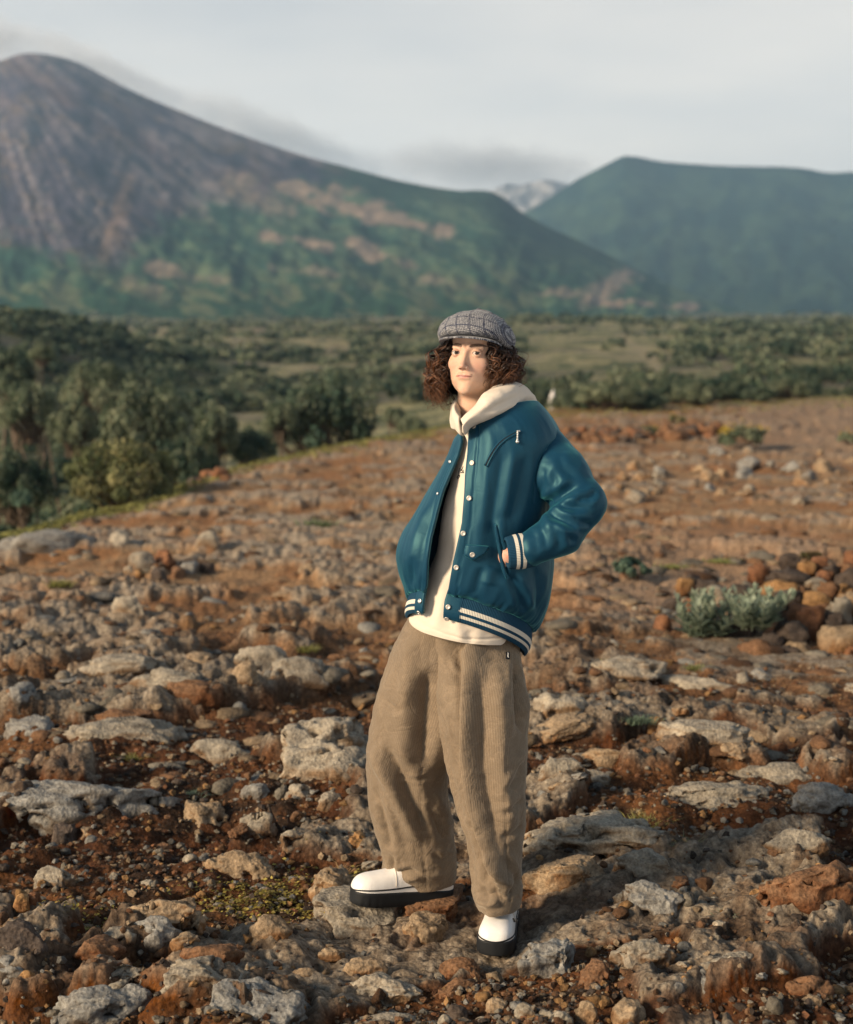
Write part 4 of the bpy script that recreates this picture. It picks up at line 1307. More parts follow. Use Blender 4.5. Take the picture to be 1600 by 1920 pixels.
for i, (d, x, y, s, kn, px) in enumerate(spots):
    kd = 'dark' if kn > 0.2 and r.uniform() < (0.8 if d > 61 else 0.3) else ks[r.choice([0, 0, 2, 2, 4])]
    if inview < 250 and -60 < px < 1660:
        inview += 1
        xs_ = [(110, 'at the left picture edge'), (250, 'above the tall rounded shrub'), (400, 'above the dark left bushes'), (560, 'above the left half of the lone shrub'), (730, 'above the right half of the lone shrub'), (860, 'left of the checked cap'),
               (1010, 'behind the curly hair'), (1090, 'just right of the hood'), (1180, 'above the pale upright stone'), (1260, 'beside the pale path'), (1350, 'above the rubble bank'), (1450, 'above the yellow flowered bush'), (1550, 'above the gravel track'), (9999, 'at the right picture edge')]
        sp_ = [t for q, t in xs_ if px < q][0]
        where = ('on the wooded knoll ' if kn > 0.2 and d > 61 else 'in the hollow ' if d < 61 else 'in the near valley ' if d < 90 else 'in the middle valley ' if d < 170 else 'in the far valley ' if d < 320 else 'at the mountain foot ') + sp_
        sizew = 'small' if s < 0.9 else 'middling' if s < 1.4 else 'large'
        w_ = {'dark': 'dark green', 'olive': 'olive', 'pale': 'pale green'}[kd]
        o = put('shrub', SHL[kd, i % 2], loc=(x, y, sz[i] - 0.1), label='%s %s bush %s' % (sizew, w_, where), cat='shrub', group='bushes scattered over the valley')
        o.scale = (s * 1.1, s * 1.1, s * r.uniform(0.85, 1.2))
        o.rotation_euler = (0, 0, r.uniform(0, 6))
    else:
        Jm.append((x, y, sz[i] - 0.1, s, kd, r.uniform(0, 6)))
Vs, Cs = [], []
base = {}
for k_, (c1, c2) in KINDS_.items():
    (V, F, C), _ = shrub_mesh(910, 26, 0.40, c1, c2, clumps=9)
    base[k_] = (V, C)
for x, y, z, s, kd, a in Jm:
    V, C = base[kd]
    ca, sa = math.cos(a), math.sin(a)
    Vs.append(np.stack([(V[:, 0] * ca - V[:, 1] * sa) * s * 1.1 + x, (V[:, 0] * sa + V[:, 1] * ca) * s * 1.1 + y, V[:, 2] * s + z], -1))
    Cs.append(C)
Vs, Cs = np.concatenate(Vs), np.concatenate(Cs)
obj('scrub', Vs, np.arange(len(Vs)).reshape(-1, 4), M_LEAF, col=Cs, smooth=False, kind='stuff')


# ------------------------------------------------------------------ small plants
def tuft(px, py, wpx, col, tip, label, n=220, hgt_px=26, name='grass_tuft', seed=0, spread=1.0):
    r = np.random.default_rng(seed + int(px))
    g = ground_at(px, py)[0]
    W = wpx * g[1] / FOC / 2
    H = hgt_px * g[1] / FOC
    b = np.stack([r.normal(0, 0.4, n) * W, r.normal(0, 0.32, n) * W, 0 * r.normal(size=n) - 0.01], -1)
    lean = b * 0.9 / W + np.stack([r.normal(0, 0.35, n), r.normal(0, 0.35, n), 0 * b[:, 0]], -1)
    L = H * r.uniform(0.5, 1.15, n)
    w = 0.0016 * g[1] / 4
    V, C = [], []
    side = r.normal(size=(n, 3)) * np.array([1, 1, 0])
    side /= np.linalg.norm(side, axis=1)[:, None]
    for k, (u, ww) in enumerate(((0, 1), (0.55, 0.8), (1, 0.1))):
        p = b + np.array([0, 0, 1]) * (L * u * (1 - 0.35 * u))[:, None] + lean * (L * u ** 1.6 * 0.8 * spread)[:, None]
        V += [p - side * w * ww, p + side * w * ww]
        C.append(np.broadcast_to(mixc(np.array(col), np.array(tip), np.float64(u)) , (n, 3)))
    V = np.stack(V, 1)
    F = []
    for k in range(2):
        F.append(np.stack([np.arange(n) * 6 + 2 * k, np.arange(n) * 6 + 2 * k + 1, np.arange(n) * 6 + 2 * k + 3, np.arange(n) * 6 + 2 * k + 2], -1))
    C = np.repeat(np.stack(C, 1), 2, 1) * r.uniform(0.6, 1.3, (n, 1, 1))
    return obj(name, V.reshape(-1, 3), np.concatenate(F), M_LEAF, col=C.reshape(-1, 3), smooth=False, loc=g, label=label, cat='grass tuft' if 'grass' in name else 'plant')


Y1, Y2 = (0.14, 0.15, 0.04), (0.36, 0.33, 0.12)
T1, T2 = (0.07, 0.10, 0.065), (0.19, 0.25, 0.17)
tuft(1212, 1548, 92, Y1, Y2, 'yellow green grass tuft on the wide troughed slab', 340, 30)
tuft(1300, 1590, 86, (0.08, 0.09, 0.04), (0.24, 0.24, 0.12), 'thin olive grass right of the mottled rock', 160, 30, spread=1.7)
tuft(1376, 1716, 56, T1, T2, 'teal green grass tuft in the shaded hollow at right', 260, 24)
tuft(348, 1500, 60, T1, (0.13, 0.18, 0.14), 'blue green grass tuft at the right end of the long slab', 260, 34)
tuft(1192, 1352, 80, T1, T2, 'small blue green cushion plant on the right gravel', 300, 18)
tuft(520, 1542, 56, Y1, Y2, 'little yellow green moss tuft left of the trousers', 200, 16)
tuft(255, 1425, 36, Y1, Y2, 'wispy yellow grass on the thin ledge above the long slab', 90, 30, spread=1.4)
tuft(660, 1690, 40, (0.16, 0.15, 0.04), (0.42, 0.36, 0.10), 'yellow moss at the foot of the squarish tan stone', 160, 14)
tuft(640, 1635, 30, (0.25, 0.15, 0.07), (0.45, 0.30, 0.15), 'wisps of dry brown grass behind the squarish tan stone', 40, 46, spread=1.2)
tuft(1192, 1525, 20, (0.30, 0.22, 0.10), (0.50, 0.40, 0.20), 'dry straw stalks above the yellow green tuft', 40, 42)
tuft(1165, 1245, 60, Y1, (0.30, 0.30, 0.13), 'green grass patch on the right outcrop nearest the jacket hem', 200, 12)
tuft(1310, 1252, 66, Y1, (0.30, 0.30, 0.13), 'green grass patch in front of the right stone pile', 200, 12)
tuft(600, 985, 70, (0.10, 0.13, 0.06), (0.24, 0.28, 0.15), 'faint pale green weed on the upper left slope', 140, 22)
tuft(112, 1098, 50, Y1, Y2, 'mossy green tuft among rocks on the far left', 180, 20)
tuft(1355, 1052, 70, Y1, (0.30, 0.32, 0.12), 'low green patch on the flat ground above the pile', 200, 10)
tuft(1260, 1062, 80, Y1, (0.30, 0.32, 0.12), 'yellowish low patch on the flat ground left of the green one', 160, 8)
tuft(575, 1232, 50, Y1, Y2, 'pale yellow grass on the left slope above the grey outcrop', 140, 22)


def cushion(px, py, w, hh, kind, label, flowers=0, fcol=(0.62, 0.45, 0.03), seed=0, cat='plant', name='cushion_plant'):
    g = ground_at(px, py)[0]
    W = w * g[1] / FOC / 2
    H = hh * g[1] / FOC
    c1, c2 = KINDS_[kind] if isinstance(kind, str) else kind
    r = np.random.default_rng(seed + 5)
    (V, F, C), (sV, sF, sC) = shrub_mesh(seed + 31, 1500, 0.075, c1, c2, clumps=22)
    e = plant(name, mk_mesh('crown', V, F, col=C, mats=[M_LEAF], smooth=False), mk_mesh('stem', sV, sF, mats=[M_BARK]),
              (g[0], g[1] + W * 0.4, g[2] - 0.02), (W, W, H), 0.3 * seed, label, cat)
    if flowers:
        th, rd = r.uniform(0, 6.28, flowers), np.sqrt(r.uniform(0, 1, flowers))
        P = np.stack([np.cos(th) * rd * 0.85, np.sin(th) * rd * 0.85, 0.98 - 0.3 * rd ** 2 + 0.22 * r.uniform(-1, 1, flowers)], -1)
        k = np.repeat(np.arange(flowers), 9)
        Q = P[k] + r.normal(0, 0.045, (len(k), 3))
        V, F, C = leaves(r, Q, np.tile([0, 0, 1.0], (len(Q), 1)), 0.05, fcol, 0.25)
        put('flower_heads', mk_mesh('flower_heads', V, F, col=C, mats=[M_LEAF], smooth=False), e)
    return e


cushion(1186, 1088, 92, 52, 'teal', 'dark green cushion plant on the flat ground right of the jacket', seed=1)
cushion(1526, 1052, 64, 24, ((0.06, 0.06, 0.02), (0.20, 0.10, 0.05)), 'reddish low plant above the stone pile at right', seed=2)
cushion(1396, 842, 118, 50, 'pale', 'yellow flowered bush on the far right rubble bank', 26, seed=3)
cushion(1222, 818, 40, 22, 'pale', 'small yellow flowered plant left of the larger flowered bush', 12, seed=4)
cushion(1592, 838, 44, 30, 'pale', 'yellow flowered plant cut by the right picture edge', 12, seed=5)
cushion(1270, 795, 40, 20, 'gold', 'tiny golden plant behind the rubble bank', 10, seed=6)


def frond_plant(px, py, w, hh, label, n=16, seed=0, Y=None):
    """silvery plant: leaning stems set with pointed leaves"""
    r = np.random.default_rng(seed)
    g = ground_at(px, py)[0]
    if Y:
        g = at(px, py, Y)
    W = w * g[1] / FOC / 2
    H = hh * g[1] / FOC
    e = bpy.data.objects.new('silver_plant', None)
    COL.objects.link(e)
    e.location = g
    e['label'], e['category'] = label, 'plant'
    JL, JS = Join(), Join()
    for i in range(n):
        b = np.array([r.uniform(-0.62, 0.62) * W, r.uniform(-0.35, 0.35) * W, 0])
        d = np.array([b[0] / W * 0.4 + r.normal(0, 0.2), r.normal(0, 0.3) - 0.15, 1.0])
        L = H * r.uniform(0.7, 1.2)
        tt = np.linspace(0, 1, 7)[:, None]
        pts = b + d * L * tt + np.array([d[0], d[1], -0.5]) * L * 0.25 * tt ** 2
        JS.add(*tube(pts, np.linspace(0.004, 0.0015, 7), 4, False), (0.17, 0.20, 0.14))
        for j in range(20):
            u = 0.04 + 0.96 * j / 19
            p = b + d * L * u + np.array([d[0], d[1], -0.5]) * L * 0.25 * u * u
            az = j * 2.4 + i
            el = 0.5 + 0.7 * u
            o_ = np.array([math.cos(az) * math.cos(el), math.sin(az) * math.cos(el), math.sin(el)])
            s_ = np.cross(o_, [0, 0, 1.0])
            s_ /= np.linalg.norm(s_)
            l = 0.100 * r.uniform(0.7, 1.25) * (1.1 - 0.4 * u)
            wv = l * 0.19
            V = np.array([p, p + o_ * l * 0.5 - s_ * wv, p + o_ * l - np.array([0, 0, l * 0.2]), p + o_ * l * 0.5 + s_ * wv])
            c = mixc((0.15, 0.21, 0.15), (0.36, 0.40, 0.29), np.float64(r.uniform(0, 1) * 0.6 + 0.4 * u))
            JL.add(V, np.array([[0, 1, 2, 3]]), c * r.uniform(0.8, 1.15))
    JL.obj('foliage', M_LEAF, e, smooth=False)
    JS.obj('stem', leaf_mat('pale stalk'), e)
    return e


frond_plant(1322, 1198, 104, 84, 'silver leaved plant growing at the left side of the right hand stone pile', 24, 1, 8.95)
frond_plant(1408, 1180, 92, 66, 'smaller silver leaved plant rising in front of the ochre and rust stones', 22, 2, 8.80)

# tiny yellow green ground cover in the left foreground
r = np.random.default_rng(77)
n = 2600
px = np.concatenate([r.normal(505, 80, n // 2), r.normal(600, 70, n // 4), r.normal(215, 60, n // 4)])
py = np.concatenate([r.normal(1672, 16, n // 2), r.normal(1650, 22, n // 4), r.normal(1730, 16, n // 4)])
q = flat_hit(px, py)
P = np.stack([q[:, 0], q[:, 1], hgt(q[:, 0], q[:, 1])[0] + 0.008], -1)
V, F, C = leaves(r, P, np.tile([0, 0, 1.0], (len(P), 1)), 0.0065, (0.30, 0.24, 0.06), 0.5, 0.7)
obj('ground_cover', V, F, M_LEAF, col=C, smooth=False, kind='stuff')
n = 9000
px, py = np.concatenate([r.uniform(-100, 900, n - 3000), r.uniform(900, 1750, 3000)]), np.zeros(n)
py = np.interp(px, GP0[:, 0], GP0[:, 1]) + r.normal(4, 9, n)
q = flat_hit(px, py)
P = np.stack([q[:, 0], q[:, 1], hgt(q[:, 0], q[:, 1])[0] + 0.03], -1)
V, F, C = leaves(r, P, np.tile([0.0, 0, 0.3], (len(P), 1)), 0.05, (0.24, 0.23, 0.075), 0.35, 0.35)
obj('rim_grass', V, F, M_LEAF, col=C, smooth=False, kind='stuff')

# pale upright stone before the far shrubs
X, F, C = rock(4, 640, (0.28, 0.24, 0.66), 'pale', 0.1, 0.5, 0.16)
X[:, :2] *= (1.05 - 0.55 * sst(-0.1, 0.33, X[:, 2]))[:, None]
C = C * 0 + np.array([0.80, 0.78, 0.77])
gq = at(1037, 768, 44)
put('standing_stone', mk_mesh('standing_stone', X, F, col=C, mats=[M_ROCK]), loc=(gq[0], 44, gq[2] + 0.2), label='whitish upright stone before the dark shrubs right of the hood', cat='stone')
# ================================================================== MODELLING TOOLS FOR THE PERSON
def snets(f, lo, hi, h, k=4):
    """surface of f<0 as a quad mesh (surface nets); fine samples only near the surface"""
    lo, hi = np.asarray(lo, float), np.asarray(hi, float)
    n = (np.ceil((hi - lo) / (h * k)).astype(int) + 1)
    ax = [lo[i] + np.arange(n[i]) * h * k for i in range(3)]
    G = np.stack(np.meshgrid(*ax, indexing='ij'), -1)
    Dc = f(G.reshape(-1, 3)).reshape(G.shape[:3])
    N = n * k
    D = np.repeat(np.repeat(np.repeat(Dc, k, 0), k, 1), k, 2).astype(np.float32)
    near = np.repeat(np.repeat(np.repeat(np.abs(Dc) < h * k * 2.6, k, 0), k, 1), k, 2)
    idx = np.argwhere(near)
    # each coarse sample stands for the k fine samples starting there
    D[near] = f(lo + idx * h)
    S = D < 0
    cx = tuple(s - 1 for s in D.shape)
    acc = np.zeros(cx + (3,), np.float32)
    cnt = np.zeros(cx, np.float32)
    sl = lambda o, m: tuple(slice(o[i], o[i] + m[i]) for i in range(3))
    for a in range(3):
        for b0 in (0, 1):
            for b1 in (0, 1):
                o = [0, 0, 0]
                o[(a + 1) % 3], o[(a + 2) % 3] = b0, b1
                o2 = list(o)
                o2[a] = 1
                d0, d1 = D[sl(o, cx)], D[sl(o2, cx)]
                c = (d0 < 0) != (d1 < 0)
                t = np.where(c, d0 / np.where(c, d0 - d1, 1), 0)
                for i in range(3):
                    acc[..., i] += c * (o[i] if i != a else t)
                cnt += c
    act = cnt > 0
    vid = np.full(cx, -1, np.int64)
    vid[act] = np.arange(act.sum())
    ci = np.argwhere(act)
    V = lo + (ci + acc[act] / cnt[act][:, None]) * h
    Fs = []
    for a in range(3):
        m0 = [slice(1, s - 1) for s in D.shape]
        m0[a] = slice(0, D.shape[a] - 1)
        m1 = list(m0)
        m1[a] = slice(1, D.shape[a])
        s0, s1 = S[tuple(m0)], S[tuple(m1)]
        e = np.argwhere(s0 != s1)
        flip = s0[tuple(e.T)]
        e = e + np.array([0 if i == a else 1 for i in range(3)])
        u, w = (a + 1) % 3, (a + 2) % 3
        q = []
        for du, dw in ((-1, -1), (0, -1), (0, 0), (-1, 0)):
            c = e.copy()
            c[:, u] += du
            c[:, w] += dw
            q.append(vid[tuple(c.T)])
        q = np.stack(q, -1)
        q[~flip] = q[~flip][:, ::-1]
        Fs.append(q)
    return V, np.concatenate(Fs)


def ell(p, c, r):
    q = p - np.asarray(c, float)
    r = np.asarray(r, float)
    k0 = np.linalg.norm(q / r, axis=-1)
    k1 = np.linalg.norm(q / (r * r), axis=-1) + 1e-9
    return k0 * (k0 - 1) / k1


def cone(p, a, b, r0, r1):
    a, b = np.asarray(a, float), np.asarray(b, float)
    ab = b - a
    t = np.clip(((p - a) @ ab) / (ab @ ab), 0, 1)
    return np.linalg.norm(p - a - t[..., None] * ab, axis=-1) - (r0 + (r1 - r0) * t)


def smin(a, b, k):
    h = np.clip(0.5 + 0.5 * (b - a) / k, 0, 1)
    return b * (1 - h) + a * h - k * h * (1 - h)


def smax(a, b, k):
    return -smin(-a, -b, k)


def polyd(px, py, poly):
    """signed distance in pixels to a polyline, and position along it (0..1)"""
    poly = np.asarray(poly, float)
    L = np.concatenate([[0], np.cumsum(np.hypot(*np.diff(poly, axis=0).T))])
    best = np.full(px.shape, 1e9)
    sg, s = np.zeros(px.shape), np.zeros(px.shape)
    for i in range(len(poly) - 1):
        a, d = poly[i], poly[i + 1] - poly[i]
        ll = d @ d
        t = np.clip(((px - a[0]) * d[0] + (py - a[1]) * d[1]) / ll, 0, 1)
        ex, ey = px - a[0] - t * d[0], py - a[1] - t * d[1]
        dd = np.hypot(ex, ey)
        m = dd < best
        best = np.where(m, dd, best)
        sg = np.where(m, np.sign(d[0] * ey - d[1] * ex), sg)
        s = np.where(m, (L[i] + t * math.sqrt(ll)) / L[-1], s)
    return best * sg, s


def folds(V, N, items, face=0.15):
    """sink and raise cloth along lines given in photograph pixels, on the side that faces the camera"""
    px, py = proj(V)
    vd = np.array([0, 0, EYE]) - V
    vd /= np.linalg.norm(vd, axis=1)[:, None]
    m = sst(0.0, face, (N * vd).sum(1))
    D = np.zeros(len(V))
    for kind, w, amp, poly in items:
        d, s = polyd(px, py, poly)
        tp = sst(0, 0.22, s) * sst(1, 0.78, s) if kind[0] != '=' else 1
        k = kind.strip('=')
        u = d / w
        if k == 'ridge':
            g = np.exp(-u * u)
        elif k == 'valley':          # a crease: sharp at the bottom, cloth standing up on both sides
            g = -np.exp(-np.abs(u) ** 1.15 * 1.4) + 0.42 * np.exp(-((np.abs(u) - 1.7) / 0.8) ** 2)
        elif k == 'seam':
            g = -np.exp(-(u * u) ** 1.5)
        elif k == 'step':
            g = -1.65 * u * np.exp(-u * u / 2)
        elif k == 'cliff':          # high left of the line, falling sharply on the right, easing back
            g = np.where(u < 0, np.exp(-(u / 2.2) ** 2), -np.exp(-(u / 2.4) ** 2) * 1.0 + 2 * np.exp(-(u / 0.45) ** 2))
        D += amp * g * tp
    return V + N * (D * m)[:, None]


def ringloft(rows, m, n, edges=None, power=1.0):
    """rows: (Lx, Ly, Rx, Ry, Yc, B, lift); closed rings, or open from edges[0] round the back to edges[1]"""
    rows = np.array(rows, float)
    v = np.linspace(0, len(rows) - 1, m)
    A = spl(np.arange(len(rows)), rows, v)
    PL, PR = at(A[:, 0], A[:, 1], A[:, 4]), at(A[:, 2], A[:, 3], A[:, 4])
    C, X = (PL + PR) / 2, (PR - PL) / 2

    def pts(th):
        s, c = np.sin(th), np.cos(th)
        s, c = np.sign(s) * np.abs(s) ** power, np.sign(c) * np.abs(c) ** power
        P = C[:, None] + X[:, None] * s[..., None]
        P[..., 1] -= A[:, 5, None] * c
        P[..., 2] += A[:, 6, None] * np.maximum(c, 0) ** 0.9
        return P
    if edges is None:
        th = np.broadcast_to(np.linspace(-np.pi, np.pi, n, endpoint=False), (m, n))
        return pts(th), th, A
    t = np.linspace(-np.pi / 2, np.pi / 2, 241)
    P = pts(np.broadcast_to(t, (m, 241)))
    px, py = proj(P)
    out = []
    for e in edges:
        e = np.array(e, float)
        f = px - np.interp(py, e[:, 0], e[:, 1])
        i = np.clip((f < 0).sum(1), 1, 240)
        j = np.arange(m)
        f0, f1 = f[j, i - 1], f[j, i]
        out.append(t[i - 1] + (t[1] - t[0]) * np.clip(-f0 / (f1 - f0 + 1e-9), 0, 1))
    u = np.linspace(0, 1, n)
    th = out[0][:, None] + (out[1] + 2 * np.pi - out[0])[:, None] * u
    return pts(th), th, A


def gridN(P, wrap):
    a = np.gradient(P, axis=0)
    if wrap:
        b = (np.roll(P, -1, 1) - np.roll(P, 1, 1))
    else:
        b = np.gradient(P, axis=1)
    N = np.cross(a, b)
    return N / (np.linalg.norm(N, axis=-1)[..., None] + 1e-12)


def bvh(V, F):
    return BVHTree.FromPolygons([Vector(v) for v in V], [tuple(int(i) for i in f) for f in F])


def hit(tree, px, py):
    d = ray(px, py)
    p, n, i, dist = tree.ray_cast(Vector((0, 0, EYE)), Vector(d).normalized())
    if p is None:
        return None
    if n.dot(Vector(d)) > 0:
        n = -n
    return np.array(p), np.array(n)


def patch(tree, poly, lift, thick, n=6, dens=6):
    """a thin raised piece of cloth lying on a surface, outline in photograph pixels"""
    poly = np.asarray(poly, float)
    ring = []
    for i in range(len(poly)):
        a, b = poly[i], poly[(i + 1) % len(poly)]
        for t in np.linspace(0, 1, dens, endpoint=False):
            ring.append(a + (b - a) * t)
    ring = np.array(ring)
    c = ring.mean(0)
    last = None
    V = []
    for s, o in ((1.0, lift * 0.2 - 0.004), (1.0, lift + thick * 0.55), (0.93, lift + thick), (0.7, lift + thick), (0.4, lift + thick), (0.08, lift + thick)):
        for q in ring:
            x = c + (q - c) * s
            h = hit(tree, *x)
            h = h if h is not None else last
            last = h
            V.append(h[0] + h[1] * o)
    m = len(ring)
    F = gridF(6, m, True)
    cap = np.array([np.arange(5 * m, 6 * m)])
    return np.array(V), [F, cap]


def path_on(tree, poly, r, off=0.0, n=24, sides=6, name=None):
    poly = np.asarray(poly, float)
    t = np.linspace(0, len(poly) - 1, n)
    q = spl(np.arange(len(poly)), poly, t) if len(poly) > 2 else np.stack([np.interp(t, [0, 1], poly[:, k]) for k in (0, 1)], -1)
    P = []
    for x in q:
        h = hit(tree, *x)
        if h is not None:
            P.append(h[0] + h[1] * off)
    return tube(np.array(P), r, sides)


def disc_on(tree, px, py, r, h, prof, off=0.0, n=20):
    """a turned piece (button, snap) standing on a surface; prof = [(radius share, height share), ...]"""
    p, nn = hit(tree, px, py)
    nn = nn / np.linalg.norm(nn)
    a = np.cross(nn, [0, 0, 1.0])
    a /= np.linalg.norm(a)
    b = np.cross(nn, a)
    th = np.linspace(0, 2 * np.pi, n, endpoint=False)
    V = []
    for rr, hh in prof:
        V.append(p + nn * (off + h * hh) + r * rr * (np.cos(th)[:, None] * a + np.sin(th)[:, None] * b))
    k = len(prof)
    return np.concatenate(V), [gridF(k, n, True), np.array([np.arange((k - 1) * n, k * n)])]


def outward(V, F, m, n):
    """grid faces turned to look away from the middle of their own ring"""
    N = vnormals(V, F)
    G = np.asarray(V)[:m * n].reshape(m, n, 3)
    s = (N[:m * n].reshape(m, n, 3) * (G - G.mean(1, keepdims=True))).sum()
    return F if s > 0 else F[:, ::-1]


def relax(V, F, it=2, k=0.5, keep=None):
    V = np.array(V, float)
    E = np.concatenate([F[:, [i, (i + 1) % F.shape[1]]] for i in range(F.shape[1])])
    E = np.concatenate([E, E[:, ::-1]])
    n = np.bincount(E[:, 0], minlength=len(V)).astype(float)[:, None]
    for _ in range(it):
        S = np.zeros_like(V)
        for c in range(3):
            S[:, c] = np.bincount(E[:, 0], V[E[:, 1], c], minlength=len(V))
        V += k * (S / np.maximum(n, 1) - V)
    return V
# ================================================================== THE PERSON
YP = 4.60


# ------------------------------------------------------------------ materials
def fabric(name, rgb, rough=0.8, weave=900, bump=0.25, sheen=0.0, spec=0.25, soft=0.12):
    m = NT(name)
    P = m.pos()
    n1 = m.noise(P, weave, 2, 0.5)
    n2 = m.noise(P, 14, 4, 0.6)
    c = m.mix(rgb, m.ramp(n2, [(0.3, (1 - soft,) * 3), (0.7, (1 + soft,) * 3)]), 1.0, 'MULTIPLY')
    n3 = m.noise(P, 38, 4, 0.6)
    return m.fin(c, rough, m.bump(n1, bump, 0.0006, m.bump(n3, 0.22, 0.006)), spec, Sheen_Weight=sheen)


m = NT('teal satin')
P = m.pos()
n2 = m.noise(P, 9, 3, 0.55)
w1 = m.noise(P, 1400, 1, 0.5)
mpx = m.new('ShaderNodeMapping')
mpx.inputs['Scale'].default_value = (34, 34, 5)
m.l.new(P, mpx.inputs[0])
n3 = m.noise(mpx.outputs[0], 1.0, 4, 0.6)
wr_ = m.math('ABSOLUTE', m.math('SUBTRACT', m.noise(P, 13, 3, 0.55, 0.9), 0.5))
wr_ = m.ramp(wr_, [(0.0, 0.0), (0.10, 1.0)])
c = m.mix((0.0032, 0.024, 0.060), (0.0052, 0.034, 0.068), n2)
M_SATIN = m.fin(c, 0.50, m.bump(w1, 0.10, 0.0003, m.bump(wr_, 0.07, 0.003, m.bump(n3, 0.15, 0.005))), 0.36, Sheen_Weight=0.35, Sheen_Roughness=0.4, Sheen_Tint=(0.20, 0.85, 0.85, 1), Specular_Tint=(0.45, 1.0, 0.95, 1))
M_LINING = fabric('navy lining', (0.006, 0.018, 0.042), 0.6)
M_CREAM = fabric('cream fleece', (0.58, 0.505, 0.42), 0.95, 700, 0.4, 0.1, 0.15, 0.05)
M_WHITEL = fabric('white leather', (0.74, 0.71, 0.68), 0.34, 500, 0.06, 0, 0.5, 0.03)
M_SOLE = fabric('black rubber', (0.010, 0.011, 0.013), 0.62, 300, 0.2)
m = NT('bright metal')
M_METAL = m.fin((0.62, 0.60, 0.57), 0.32, None, 0.5, Metallic=0.85)
m = NT('snap enamel')
M_SNAP = m.fin((0.40, 0.37, 0.335), 0.42, None, 0.4, Metallic=0.35)
m = NT('black thread')
M_THREAD = m.fin((0.010, 0.010, 0.012), 0.8)
m = NT('white thread')
M_WTHREAD = m.fin((0.75, 0.74, 0.72), 0.8)

m = NT('ribbed knit')
uv = m.coord('UV')
sx_ = m.new('ShaderNodeSeparateXYZ')
m.l.new(uv, sx_.inputs[0])
rib = m.math('SINE', m.math('MULTIPLY', sx_.outputs['X'], 2 * math.pi / 0.0048))
s1 = m.math('LESS_THAN', m.math('ABSOLUTE', m.math('SUBTRACT', sx_.outputs['Y'], 0.39)), 0.068)
s2 = m.math('LESS_THAN', m.math('ABSOLUTE', m.math('SUBTRACT', sx_.outputs['Y'], 0.635)), 0.068)
st = m.math('MULTIPLY', m.math('MAXIMUM', s1, s2), m.attr('stripe', 'Fac'))
c = m.mix((0.007, 0.045, 0.088), (0.66, 0.61, 0.52), st)
c = m.mix(c, m.ramp(rib, [(0.0, (0.75, 0.75, 0.75)), (0.6, (1.04, 1.04, 1.04))]), 0.8, 'MULTIPLY')
M_RIB = m.fin(c, 0.85, m.bump(rib, 0.5, 0.0012), 0.2)

m = NT('tan corduroy')
uv = m.coord('UV')
sx_ = m.new('ShaderNodeSeparateXYZ')
m.l.new(uv, sx_.inputs[0])
P = m.pos()
wob = m.noise(P, 30, 2, 0.5)
wale = m.math('SINE', m.math('MULTIPLY', m.math('ADD', sx_.outputs['X'], m.math('MULTIPLY', wob, 0.003)), 2 * math.pi / 0.0048))
n2 = m.noise(P, 11, 4, 0.6)
n3 = m.noise(P, 45, 4, 0.6)
n4 = m.noise(P, 260, 2, 0.6)
wr_ = m.math('ABSOLUTE', m.math('SUBTRACT', m.noise(P, 10, 4, 0.6, 1.2), 0.5))
wr_ = m.ramp(wr_, [(0.0, 0.0), (0.09, 1.0)])
c = m.mix((0.145, 0.107, 0.072), (0.225, 0.172, 0.120), n2)
c = m.mix(c, m.ramp(wale, [(0.0, (0.84, 0.83, 0.82)), (0.7, (1.05, 1.05, 1.05))]), 0.9, 'MULTIPLY')
c = m.mix(c, m.ramp(wr_, [(0.0, (1.18, 1.17, 1.16)), (0.5, (0.98, 0.98, 0.98))]), 0.8, 'MULTIPLY')
c = m.mix(c, m.ramp(n4, [(0.3, (0.85, 0.85, 0.85)), (0.7, (1.15, 1.15, 1.15))]), 0.7, 'MULTIPLY')
M_CORD = m.fin(c, 0.9, m.bump(wale, 0.22, 0.0006, m.bump(wr_, 0.20, 0.006, m.bump(n3, 0.3, 0.007))), 0.2, Sheen_Weight=0.35, Sheen_Roughness=0.45, Sheen_Tint=(1, 0.86, 0.68, 1))

m = NT('checked tweed')
uv = m.coord('UV')
sx_ = m.new('ShaderNodeSeparateXYZ')
m.l.new(uv, sx_.inputs[0])
P = m.coord('Object')
fl = m.noise(P, 330, 3, 0.75)
f2 = m.noise(P, 90, 3, 0.6)


def lines(sock, period, width):
    f = m.math('FRACT', m.math('DIVIDE', sock, period))
    return m.math('LESS_THAN', f, width)


cx_ = m.math('ADD', m.math('SINE', m.math('MULTIPLY', sx_.outputs['X'], 2 * math.pi / 0.0046)), m.math('SINE', m.math('MULTIPLY', sx_.outputs['Y'], 2 * math.pi / 0.0046)))
base_ = m.ramp(m.math('ADD', m.math('MULTIPLY', cx_, 0.10), fl), [(0.30, (0.030, 0.032, 0.040)), (0.5, (0.120, 0.122, 0.138)), (0.70, (0.35, 0.345, 0.35))])
pl = m.math('MAXIMUM', lines(sx_.outputs['X'], 0.038, 0.13), lines(sx_.outputs['Y'], 0.038, 0.13))
c = m.mix(base_, m.mix(base_, (0.22, 0.25, 0.38), 1.0, 'MULTIPLY'), m.math('MULTIPLY', pl, m.ramp(f2, [(0.3, 0.35), (0.6, 1.0)])))
M_TWEED = m.fin(c, 0.95, m.bump(fl, 0.5, 0.0012), 0.15, Sheen_Weight=0.15)

